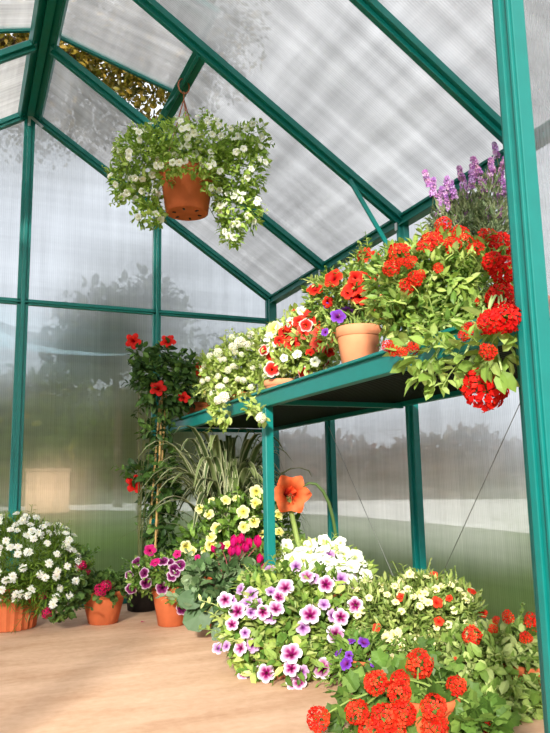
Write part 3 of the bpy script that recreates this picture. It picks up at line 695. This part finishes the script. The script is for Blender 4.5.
# 9 amaryllis
rd = random.Random(19); p0 = V((.90, 2.33, 0)); 
t = thing('amaryllis', 'single large orange trumpet bloom on a stout stalk right of the bench leg', 'flower', p0)
pot(t, p0, .075, .06, .13, 'terracotta')
hc = at(291, 494, dep(p0+ZZ*.5))
b = MB(); b.tube([p0+ZZ*.12, p0.lerp(hc, .5)+V((.01, 0, .03)), hc+V((.01, .03, -.05)), hc+V((0, .02, -.01))], [.011, .010, .009, .008], 10, lin((140, 160, 84))); b.build('stalk', M['stem'], t, True)
def trumpet(c, ax, size, roll, bend=1.0):
    ax = ax.normalized(); x = ax.orthogonal().normalized(); y = ax.cross(x)
    ctr = None
    for k in range(6):
        a = roll+k*PI/3; dr = x*math.cos(a)+y*math.sin(a); tg = -x*math.sin(a)+y*math.cos(a); b = MB(); vs = []; cs = []
        inner = k % 2
        for i in range(8):
            s_ = i/7; w = size*.47*math.sin(PI*(.08+.9*s_))**.8*(1-.05*inner); o_ = size*(.08+.92*s_**1.25); z_ = size*(-.85+.95*math.sin(s_*PI*.55)*1.0)-size*.25*max(0, s_-.7)*bend+ (.012*size if inner else 0)
            c_ = c+dr*o_+ax*z_; col = [lin((130, 20, 14)), lin((196, 44, 22)), lin((232, 84, 40)), lin((244, 116, 66)), lin((248, 128, 76)), lin((246, 120, 70)), lin((242, 110, 60)), lin((240, 104, 54))][i]
            for j in (-1, -.5, 0, .5, 1): vs.append(c_+tg*w*j+ax*(abs(j)**2*w*.25)*(1 if s_ < .8 else -.5)+ax*rd.uniform(-.02, .02)*size); cs.append(tuple(q*(1 if j else .8) for q in col))
        b.add(vs, [(i*5+j, i*5+j+1, i*5+j+6, i*5+j+5) for i in range(7) for j in range(4)], cs)
        b.build('petal', M['petal'], t, True)
    for k in range(5):
        b = MB(); a = k*1.3; q = c+ax*size*.35+(x*math.cos(a)+y*math.sin(a))*size*.16-ZZ*size*.12
        b.tube([c-ax*size*.6, c+ax*size*.05, q], [.0016, .0014, .0012], 5, lin((214, 120, 80))); b.tube([q, q+ax*.006], .003, 5, lin((120, 70, 30))); b.build('stamen', M['petal'], t)
tc = (CAM-hc).normalized()
trumpet(hc, tc+V((-.1, 0, -.05)), .074, .3)
trumpet(hc+V((.02, .045, .02)), -tc*.3+V((.5, .2, .5)), .055, .8)
b = MB(); q = [at(x, y, dep(p0)) for x, y in ((303, 487), (309, 483), (316, 484), (323, 491), (329, 503), (333, 518), (336, 536), (337, 556))]; b.tube(q, [.002, .004, .005, .006, .006, .006, .006, .005], 8, lin((96, 122, 66))); b.build('leaf_blade', M['leaf'], t, True)
b = MB()
for az, re in ((2.6, .15), (-.4, .12), (1.2, .12), (3.6, .14)): strap(b, p0+ZZ*.12, az, re, .32, .014, lin((104, 134, 70)), lin((120, 148, 84)), drop=.6)
b.build('leaves', M['leaf'], t, True)
# 10 white petunias
rd = random.Random(20); p0 = V((.92, 2.12, 0)); d1 = dep(p0+ZZ*.25)
t = thing('potted_petunia', 'mound of pure white petunias just right of the bench leg', 'potted plant', p0)
pot(t, p0, .10, .075, .16, 'terracotta')
bl = [B(318, 566, d1, 48, 22, .12), B(345, 575, d1, 28, 18, .08), B(290, 580, d1, 26, 18, .08), B(320, 590, d1, 46, 24, .12)]
pts = foliage(t, bl, 1500, .032, .016, GLIGHT, rd); stems(t, (p0.x, p0.y, .15), pts, rd, nmax=40)
blooms(t, bl, 'pet_white', [(268, 576, 1.0), (279, 554), (287, 545, .9), (300, 550), (310, 545), (322, 550, 1.1), (334, 547), (344, 553), (356, 556), (352, 566), (366, 573, .9), (340, 564), (328, 560), (314, 558), (303, 560), (292, 560), (340, 542, .9), (324, 540, .8), (362, 562, .8), (316, 568), (333, 572), (308, 572, .8), (349, 578, .9), (296, 570, .9), (358, 583, .8), (284, 563, .9)], .026, rd, .5, .35, .022)
blooms(t, bl, 'pet_lilac', [(330, 554, .8), (296, 566, .9), (342, 579), (352, 581)], .024, rd, .4)
# 11 large bicolour petunia
rd = random.Random(21); p0 = V((.60, 1.86, 0)); d1 = dep(p0+ZZ*.12)
t = thing('potted_petunia', 'big spreading petunia with magenta-starred white-edged blooms in front of the white mound', 'potted plant', p0)
pot(t, p0, .075, .06, .10, 'terracotta_light', .03)
bl = [B(290, 622, d1, 58, 40, .12), B(262, 625, d1, 40, 34, .10), B(318, 640, d1, 42, 36, .10), B(248, 640, d1, 24, 26, .08), B(290, 590, d1+.05, 52, 22, .10), B(320, 668, d1-.06, 28, 16, .05), B(262, 662, d1-.04, 22, 20, .05), B(292, 662, d1-.14, 24, 18, .03)]
pts = foliage(t, bl, 3000, .036, .019, GLIGHT+GMID, rd); stems(t, (p0.x, p0.y, .12), pts, rd, nmax=70)
blooms(t, bl, 'pet_pink', [(291, 653, 1.25), (310, 614, 1.15), (326, 584), (336, 634, 1.1), (285, 587, 1.05), (276, 608), (266, 673), (263, 688), (322, 668, 1.15), (237, 611, 1.05), (263, 612, .85), (240, 648, .85), (341, 617), (355, 605), (307, 576), (299, 682, .9), (293, 688, .8), (305, 689, .85), (333, 684), (279, 597, .8), (291, 668, .85), (232, 624, .75), (225, 600, .9), (243, 676, .7), (346, 640, .9)], .0235, rd, .6, .2, .03)
scatter(t, bl, 'pet_lilac', 12, .02, rd)
blooms(t, bl, 'pet_lilac', [(240, 589, .9), (271, 591, .8), (251, 612, .8), (245, 633, .7), (218, 648, .9), (226, 646, .7), (251, 685, .8), (296, 566, .9), (341, 578), (251, 594), (247, 602, .8), (232, 600, .7), (324, 604, .8), (258, 603, .7)], .0205, rd, .3, .25, .025)
# 12 pale yellow calibrachoa
rd = random.Random(22); p0 = V((.96, 1.74, 0)); d1 = dep(p0+ZZ*.15)
t = thing('potted_bellflower', 'airy bush with tiny cream-yellow flowers and a few red ones by the side wall panels', 'potted plant', p0)
pot(t, p0, .075, .06, .10, 'terracotta')
bl = [B(405, 612, d1, 50, 32, .13), B(370, 610, d1, 26, 28, .09), B(440, 612, d1, 36, 32, .10), B(420, 590, d1, 26, 16, .07), B(400, 640, d1-.03, 48, 26, .10), B(462, 605, d1, 18, 18, .06), B(420, 655, d1-.12, 40, 18, .04), B(380, 650, d1-.08, 24, 20, .04)]
pts = foliage(t, bl, 5200, .029, .009, G((150, 168, 88), (128, 150, 72), (172, 184, 108), (108, 132, 60)), rd, up=.5); stems(t, (p0.x, p0.y, .12), pts, rd, .0012, nmax=70)
scatter(t, bl, 'mini_yellow', 78, .0115, rd)
blooms(t, bl, 'mini_yellow', [(395, 635, 1.4), (386, 637, 1.2), (428, 602, 1.2), (410, 574), (403, 577), (425, 593)], .012, rd)
blooms(t, bl, 'mini_red', [(401, 597), (437, 602, 1.4), (439, 621, 1.1), (377, 628), (434, 576, 1.1), (472, 591, 1.2), (483, 613), (449, 598, .8)], .0125, rd)
# 13 violets
rd = random.Random(23); p0 = V((.72, 1.60, 0)); d1 = dep(p0+ZZ*.1)
t = thing('potted_violet', 'small violet-flowered plant tucked between the big petunia and the scarlet geranium', 'potted plant', p0)
pot(t, p0, .055, .045, .08, 'terracotta')
bl = [B(360, 660, d1, 26, 24, .07), B(372, 680, d1, 18, 16, .05)]
pts = foliage(t, bl, 800, .028, .013, GMID, rd); stems(t, (p0.x, p0.y, .07), pts, rd, .0012, nmax=30)
blooms(t, bl, 'pet_violet', [(350, 641), (364, 642, 1.1), (346, 663, 1.2), (349, 655, .7), (358, 682, 1.3), (374, 662, .9), (368, 672, .8), (338, 652, .8)], .0145, rd, .3)
# 14 scarlet geranium
rd = random.Random(24); p0 = V((.66, 1.28, 0)); d1 = dep(p0+ZZ*.1)
t = thing('potted_geranium', 'scarlet geranium with round crowded flower heads at the lower edge of the photo', 'potted plant', p0)
pot(t, p0, .07, .055, .08, 'terracotta')
bl = [B(405, 705, d1+.05, 55, 34, .12), B(440, 720, d1, 45, 30, .10), B(360, 725, d1, 30, 16, .07), B(410, 745, d1, 70, 22, .10), B(480, 728, d1, 26, 24, .08)]
pts = foliage(t, bl, 900, .040, .038, G((98, 132, 56), (120, 150, 70), (78, 108, 44)), rd, 'lobed'); stems(t, (p0.x, p0.y, .09), pts, rd, .002, nmax=40)
gb = [B(400, 690, d1+.03, 60, 26, .10), B(365, 715, d1, 52, 22, .06), B(440, 705, d1+.02, 30, 24, .08)]
fp = blooms(t, gb, 'geranium', [(376, 683, 1.15), (419, 664, 1.25), (399, 693, 1.0), (384, 718, 1.25), (434, 708, 1.25), (357, 712, 1.15), (456, 686, .9), (370, 730), (434, 724, 1.2), (318, 719, 1.1), (404, 713, 1.0), (400, 680, .8), (492, 728, .9), (420, 728, .9), (396, 731, .9)], .0250, rd, .4, .3, .02)
stems(t, (p0.x, p0.y, .09), fp, rd, .002, nmax=30)
# 15 geranium clump behind it
rd = random.Random(25); p0 = V((1.02, 1.36, 0)); d1 = dep(p0+ZZ*.12)
t = thing('potted_geranium', 'leafy green plant with few red blooms beside the thick foreground post', 'potted plant', p0)
pot(t, p0, .085, .065, .09, 'terracotta')
bl = [B(505, 672, d1, 48, 36, .11), B(480, 655, d1, 36, 24, .09), B(500, 710, d1-.05, 48, 30, .10), B(520, 650, d1+.02, 22, 22, .07), B(460, 700, d1-.03, 24, 30, .08), B(540, 700, d1-.06, 26, 34, .08), B(490, 715, d1-.14, 50, 24, .04), B(522, 722, d1-.1, 30, 16, .05)]
pts = foliage(t, bl, 3400, .030, .019, G((130, 156, 76), (154, 174, 94), (110, 138, 60), (176, 190, 118)), rd, up=.2); stems(t, (p0.x, p0.y, .1), pts, rd, .0015, nmax=60)
blooms(t, bl, 'verbena_open', [(534, 622, 1.2), (526, 638, .9), (508, 617, .8), (493, 629, .7), (496, 620, .5), (455, 658, .3)], .02, rd, .3)
blooms(t, bl, 'geranium', [(472, 636, 1.0), (460, 686, .6)], .026, rd, .4)

q = on_z(143, 622, .003); b = MB(); c_ = lin((206, 26, 110))
b.add([q+V(v) for v in ((-.009, -.004, 0), (0, -.008, .002), (.01, -.002, .004), (.004, .007, .001), (-.006, .006, .003))]+[q+V((0, 0, .0015))], [(0, 1, 5), (1, 2, 5), (2, 3, 5), (3, 4, 5), (4, 0, 5)], [c_]*6)
tag(b.build('fallen_petal', M['petal']), 'single magenta petal lying on the floor in front of the black pot', 'petal')
# ------------------------------------------------------------------ plants on the bench
ZMIN[0] = TOP-.0
OVER = []
_m = MINZ
def MINZ(p): return (p.z < TOP and p.x > XS-.03) or p.x > W-.03 or (D-.035 < p.y < 4)
# 16 far end: small pot with red double flower
rd = random.Random(31); p0 = V((.74, 3.02, TOP)); d1 = dep(p0)
t = thing('potted_dahlia', 'small pot with a red double bloom and creamy flowers on the far bench end', 'potted plant', p0)
pot(t, p0, .062, .048, .085, 'terracotta')
bl = [B(203, 385, d1, 22, 20, .07), B(210, 372, d1, 18, 16, .06)]
pts = foliage(t, bl, 800, .026, .014, GLIGHT, rd); stems(t, p0+ZZ*.08, pts, rd, nmax=30)
blooms(t, bl, 'red_double', [(198, 369, 1.25), (185, 398, .7)], .026, rd, .8)
blooms(t, bl, 'pet_yellow', [(211, 368, .9), (203, 392, .8), (209, 400, .8), (188, 372, .8), (214, 380, .7)], .02, rd, .5)
# 17 white lobularia
rd = random.Random(32); p0 = V((.78, 2.62, TOP)); d1 = dep(p0)
t = thing('potted_candytuft', 'trailing plant with clusters of tiny white flowers spilling over the far bench edge', 'potted plant', p0)
pot(t, p0, .07, .055, .08, 'terracotta')
XL = XS-.045
bl = [B(254, 352, d1, 16, 22, .07), B(240, 362, d1, 28, 28, .10), B(222, 378, d1-.04, 20, 24, .08), B(252, 385, d1-.06, 20, 18, .07)]
def edge(px, py, rx, ry, off=.035, rdp=.025):                  # a clump hanging in front of the bench edge
    c = on_x(px, py, XS-off); d = dep(c); return Blob(c, rx*d/F, rdp, ry*d/F)
be = [edge(228, 405, 22, 15), edge(255, 405, 14, 12), edge(222, 418, 12, 8), edge(262, 415, 10, 8)]
pts = foliage(t, bl+be, 1900, .026, .016, GLIGHT, rd); stems(t, p0+ZZ*.08, pts, rd, nmax=50)
scatter(t, bl, 'head_white', 26, .013, rd)
blooms(t, bl+be, 'head_white', [(240, 342, 1.3), (233, 347), (218, 353, 1.1), (210, 356, .8), (251, 335, .9), (247, 345), (220, 388, 1.1), (224, 397, 1.1), (218, 400, .8), (228, 370, .8), (233, 366, .7), (258, 340, .8), (261, 418, 1.0), (226, 380, .7)], .0190, rd, .5, .25, .02)
# 18 red/white petunias in a bowl
rd = random.Random(33); p0 = V((.77, 2.22, TOP)); d1 = dep(p0)
t = thing('potted_petunia', 'shallow terracotta bowl of mixed red, coral and white petunias above the bench leg', 'potted plant', p0)
c0 = on_x(283, 392, .74); pot(t, (c0.x, c0.y, TOP), .062, .042, .06, 'terracotta_light', .02)
bl = [B(285, 345, d1, 30, 22, .10), B(305, 335, d1-.05, 24, 28, .09), B(322, 345, d1-.1, 20, 24, .08), B(300, 362, d1-.15, 28, 12, .06)]
pts = foliage(t, bl, 2000, .030, .015, GLIGHT, rd); stems(t, (c0.x, c0.y, TOP+.05), pts, rd, nmax=50)
blooms(t, bl, 'pet_red', [(311, 316, 1.3), (285, 334), (293, 344, 1.1), (296, 309, .7), (279, 341, .7), (310, 352, .6), (330, 352, .7), (299, 322, .8), (288, 326, .7), (318, 322, .8), (334, 336, .7)], .027, rd, .5)
blooms(t, bl, 'pet_coral', [(321, 341, 1.5), (304, 332), (318, 331, .8)], .027, rd, .6)
blooms(t, bl, 'pet_white', [(303, 311), (268, 337, .9), (280, 327, .8), (290, 322, .8), (271, 347, .8), (297, 354, .7), (315, 362, .7), (284, 358, .6)], .024, rd, .5)
blooms(t, bl, 'pet_yellow', [(273, 328, 1.2)], .024, rd, .5)
blooms(t, bl, 'pet_redwhite', [(272, 369, 1.1), (304, 373, .9), (326, 366), (306, 325, .9), (264, 350, .8), (270, 357)], .025, rd, .4)
# 19 tall pot: red verbena and violets
rd = random.Random(34); c0 = on_x(360, 372, .755); p0 = V((c0.x, c0.y, TOP)); d1 = dep(p0)
t = thing('potted_petunia', 'tall pale terracotta pot with red and violet petunias at mid bench', 'potted plant', p0)
k = d1/F; pot(t, p0, 23*k, 16*k, 52*k, 'terracotta_light', .028)
bl = [B(350, 292, d1+.08, 32, 24, .10), B(325, 300, d1+.10, 20, 22, .07), B(368, 275, d1+.10, 22, 24, .08), B(332, 325, d1+.05, 12, 20, .05), B(384, 305, d1+.03, 18, 26, .07)]
pts = foliage(t, bl, 1800, .026, .011, GLIGHT+GMID, rd); stems(t, p0+ZZ*52*k, pts, rd, nmax=50)
blooms(t, bl, 'pet_red', [(333, 278, 1.2), (315, 289, 1), (354, 287, 1.1), (366, 279, 1), (367, 290, 1.1), (360, 296, 1.1), (374, 276, .9), (364, 255, 1.1), (375, 256, .9), (356, 278, 1), (348, 292, .9), (328, 302, .7)], .0235, rd, .5)
blooms(t, bl, 'pet_coral', [(386, 301, 1.1), (385, 312, 1.1), (391, 293), (378, 306, .9), (394, 306, .9)], .0215, rd, .5)
blooms(t, bl, 'pet_violet', [(338, 316, 1.3), (348, 311, 1.1), (369, 272, .8), (381, 284, .8), (325, 332, .7), (327, 306, .6), (352, 296, .5)], .017, rd, .3)
# 20 big red verbena near end
rd = random.Random(35); p0 = V((.88, 1.22, TOP)); d1 = dep(p0)
t = thing('potted_verbena', 'largest bench plant with bright red flower clusters spilling over the near edge', 'potted plant', p0)
pot(t, p0, .11, .085, .11, 'terracotta')
bl = [B(430, 290, d1, 52, 40, .14), B(400, 285, d1, 34, 34, .11), B(470, 290, d1, 40, 42, .13), B(414, 316, d1-.06, 32, 22, .10), B(440, 262, d1+.05, 50, 22, .10), B(455, 330, d1-.1, 40, 26, .08)]
be = [edge(414, 352, 18, 10), edge(440, 356, 26, 20), edge(475, 352, 26, 26), edge(497, 345, 18, 34, .05, .03), edge(430, 378, 16, 8, .05, .02)]
pts = foliage(t, bl, 3300, .029, .0125, GMID+GLIGHT, rd, fill=.5)
pts2 = foliage(t, be, 240, .036, .021, G((168, 190, 106), (146, 174, 84), (126, 156, 68)), rd, 'oval', up=-.1, name='hanging_foliage')
stems(t, p0+ZZ*.1, pts, rd, .0018, nmax=60); stems(t, p0+ZZ*.1, pts2, rd, .0024, nmax=20, col=lin((176, 196, 128)))
ab = bl+be
blooms(t, ab, 'verbena', [(501, 246, 1.2), (493, 262, .9), (504, 270, 1.1), (502, 298, 1.25), (505, 318, 1), (490, 322, .8), (485, 388, 1.6)], .027, rd, .65, .2, .04)
blooms(t, ab, 'verbena_open', [(443, 226, 1), (432, 241, 1.1), (460, 235), (488, 238), (476, 249, .9), (399, 253, 1.1), (391, 268, .8), (452, 245, .9), (425, 248, .9), (439, 236, .8), (410, 262, .7), (466, 240, .7)], .024, rd, .4, .25, .02)
blooms(t, ab, 'verbena_open', [(469, 328, .9), (477, 332), (488, 352, .9), (415, 279), (407, 286), (400, 262, .7), (394, 351, .8), (413, 348, .8), (420, 275, .8), (438, 268, .7), (402, 352, .7), (388, 346, .8), (464, 335, .7), (475, 302, .6)], .0175, rd, .4)
# 21 lavender-coloured bush
rd = random.Random(36); p0 = V((1.06, 1.56, TOP)); d1 = dep(p0)
t = thing('potted_lavender', 'upright bush with lilac-purple flower spikes behind the large red plant', 'potted plant', p0)
pot(t, p0, .09, .07, .12, 'terracotta')
bl = [B(470, 238, d1, 34, 44, .09), B(492, 222, d1-.05, 18, 50, .06), B(455, 232, d1, 26, 30, .07)]
pts = foliage(t, bl, 3200, .026, .007, GGREY+GSAGE, rd, 'needle', up=.8)
tips = [(430, 180), (438, 210), (433, 190), (450, 205), (446, 188), (462, 172), (466, 192), (458, 212), (472, 182), (477, 200), (480, 168), (486, 186), (484, 208), (497, 150), (492, 166), (500, 176), (496, 194), (503, 160), (505, 188), (490, 214), (470, 214), (500, 210), (446, 224), (478, 222), (455, 192), (488, 176), (503, 202), (462, 222), (440, 198), (494, 182), (482, 194), (468, 204), (474, 172), (497, 222), (486, 228), (453, 226), (506, 214), (465, 184)]
fp = []
for px, py in tips:
    p = at(px, py+7, d1+rd.uniform(-.08, .06)); p.x = min(p.x, W-.05); p.z = min(p.z, zr(p.x)-.065); fp.append(p)
    place(t, 'spike', p, ZZ+rdir(rd)*.45+(p-p0)*.4, .048, rd)
stems(t, p0+ZZ*.1, fp+pts, rd, .0014, nmax=90, col=lin((128, 134, 100)))

# ------------------------------------------------------------------ outside, seen through the panels
def MINZ(p): return p.z < 0
def tree(label, c, r, trunk, n, ln, cols, seed, lean=None, name='tree', trr=.14):
    rd = random.Random(seed); base = V((trunk[0], trunk[1], -.04)); t = thing(name, label, 'tree', base)
    c = V(c); bl = [Blob(c+V((rd.uniform(-.6, .6)*r[0], rd.uniform(-.6, .6)*r[1], rd.uniform(-.5, .5)*r[2])), r[0]*.6, r[1]*.6, r[2]*.6) for _ in range(7)]
    k_ = V((base.x, base.y, c.z-.3)) if lean else base.lerp(c, .5)+V((.1, 0, .1))
    b = MB(); b.tube([base, k_, c], [trr, trr*.8, trr*.4], 8)
    for q in bl[:5]: b.tube([k_.lerp(c, .6), k_.lerp(c, .7).lerp(q.c, .5), q.c], [trr*.45, trr*.3, trr*.12], 6)
    b.build('trunk', M['bark'], t, True)
    foliage(t, bl, n, ln, ln*.6, cols, rd, name='crown', up=0, fill=.05)
    return t
OL = G((140, 118, 40), (112, 102, 34), (168, 138, 60), (92, 86, 32))
tree('broad tree with olive-yellow leaves showing through the open roof vent', at(88, 62, 6.2), (1.45, 1.5, .95), (-4.2, 5.2), 13000, .062, OL, 51, lean=1, trr=.10)
DG = G((48, 66, 8), (66, 78, 10), (34, 46, 8), (84, 88, 14))
tree('dark rounded tree blurred behind the middle of the back wall', at(112, 335, 20), (1.7, 1.7, 1.5), at(118, 480, 20)[:2], 2600, .32, DG, 52)
tree('dull green tree blurred behind the back wall near the corner', at(215, 395, 33), (4.0, 2.4, 3.4), at(215, 480, 33)[:2], 2600, .36, DG, 53)
def hedge(label, p0, p1, h, th, n, ln, cols, seed, core='bark'):
    rd = random.Random(seed); p0, p1 = V(p0), V(p1); mid = (p0+p1)/2; t = thing('hedge', label, 'hedge', (mid.x, mid.y, -.04))
    ax = (p1-p0); le = ax.length; ax.normalize(); nx = V((-ax.y, ax.x, 0)); b = MB(); c = MB()
    c.bar(p0+ZZ*(h*.42), p1+ZZ*(h*.42), th*.6, h*.84); c.build('branches', M[core], t)
    for _ in range(n):
        hh = h*(.85+.25*math.sin(rd.random()*7)); s_ = rd.random()*le; z = rd.uniform(0, 1)*h*(1+.12*math.sin(s_*1.3)+.07*math.sin(s_*3.1)); o = rd.uniform(-.5, .5)*th
        d = rdir(rd); leaf(b, p0+ax*s_+nx*o+ZZ*z, d, rdir(rd), ln*rd.uniform(.7, 1.2), ln*.6, tuple(q*rd.uniform(.8, 1.2) for q in rd.choice(cols)), 'oval', rd)
    b.build('foliage', M['leaf'], t)
def gg(px, dist):                                             # ground point in the direction of a picture column
    r = ray(px, 480); r.z = 0; r.normalize(); return V((CAM.x+r.x*dist, r.y*dist, -.04))
hedge('tall dark green hedge blurred behind the back wall', gg(-160, 26), gg(262, 27), 4.3, 1.6, 8000, .38, DG+G((120, 116, 16), (96, 112, 18)), 61, 'thicket')
hedge('brownish hedge blurred beyond the pale driveway on the right', gg(275, 24), gg(640, 24), 1.9, 1.4, 5000, .32, G((96, 70, 40), (74, 56, 32), (106, 78, 46), (70, 64, 26)), 62)
t = thing('timber_box', 'pale tan timber box standing outside behind the left back panel', 'box', gg(48, 16))
b = MB(); q = gg(48, 16); rot = Matrix.Rotation(-.1, 3, 'Z'); b.box((q.x, q.y, .43), (.86, .8, .86), rot); bevel(b.build('box_body', M['crate'], t), .02)
b = MB(); b.box((q.x, q.y, .885), (.92, .86, .05), rot); b.build('lid', M['crate'], t)
t = thing('shade_sail', 'pale blue sagging canopy with dark top edge outside behind the left back panels', 'shade sail', gg(20, 9))
b = MB(); rows = []; cc = []
pl = [(-60, 296, 336), (-20, 316, 344), (20, 332, 350), (60, 341, 354), (100, 346, 356), (140, 348, 355)]
for x, y0, y1 in pl: rows += [at(x, y0, 9.), at(x, (y0+y1)/2, 9.15), at(x, y1, 9.)]
n = len(rows); nr = [p+HF*.02 for p in rows]
b.add(rows+nr, [(i*3+j, i*3+j+1, i*3+j+4, i*3+j+3) for i in range(5) for j in range(2)]+[(n+i*3+j+3, n+i*3+j+4, n+i*3+j+1, n+i*3+j) for i in range(5) for j in range(2)])
b.build('canopy', M['sail'], t, True)
b = MB(); b.tube([at(x, y0, 8.98) for x, y0, y1 in pl], .035, 6); b.build('edge_rope', M['rope'], t)
for x, y in ((-60, 296), (140, 348)):
    p = at(x, y, 9.); b = MB(); b.tube([V((p.x, p.y, -.04)), p], .03, 8); b.build('pole', M['bark'], t)

# ------------------------------------------------------------------ light
w = bpy.data.worlds.new('world'); bpy.context.scene.world = w; w.use_nodes = True; nt = w.node_tree; nt.nodes.clear()
out = nt.nodes.new('ShaderNodeOutputWorld'); bg = nt.nodes.new('ShaderNodeBackground')
tc = nt.nodes.new('ShaderNodeTexCoord'); sx = nt.nodes.new('ShaderNodeSeparateXYZ'); rp = nt.nodes.new('ShaderNodeValToRGB')
L(nt, tc.outputs['Generated'], sx.inputs[0]); L(nt, sx.outputs['Z'], rp.inputs['Fac'])
rp.color_ramp.elements[0].position = 0; rp.color_ramp.elements[0].color = (.80, .86, .93, 1); rp.color_ramp.elements[1].position = .6; rp.color_ramp.elements[1].color = (.92, .95, 1., 1)
L(nt, rp.outputs[0], bg.inputs[0]); bg.inputs[1].default_value = 1.1; L(nt, bg.outputs[0], out.inputs[0])
sd = bpy.data.lights.new('sun', 'SUN'); sd.energy = 6.; sd.angle = math.radians(6); sd.color = (1, .95, .86)
so = bpy.data.objects.new('sun', sd); C.objects.link(so)
so.rotation_euler = V((-.62, -1, .46)).to_track_quat('Z', 'Y').to_euler()
vs_ = bpy.context.scene.view_settings; vs_.view_transform = 'Standard'; vs_.look = 'None'; vs_.gamma = 1; vs_.exposure = .42; vs_.use_curve_mapping = False
cyc = bpy.context.scene.cycles
cyc.max_bounces = 10; cyc.transparent_max_bounces = 24; cyc.transmission_bounces = 8; cyc.diffuse_bounces = 4
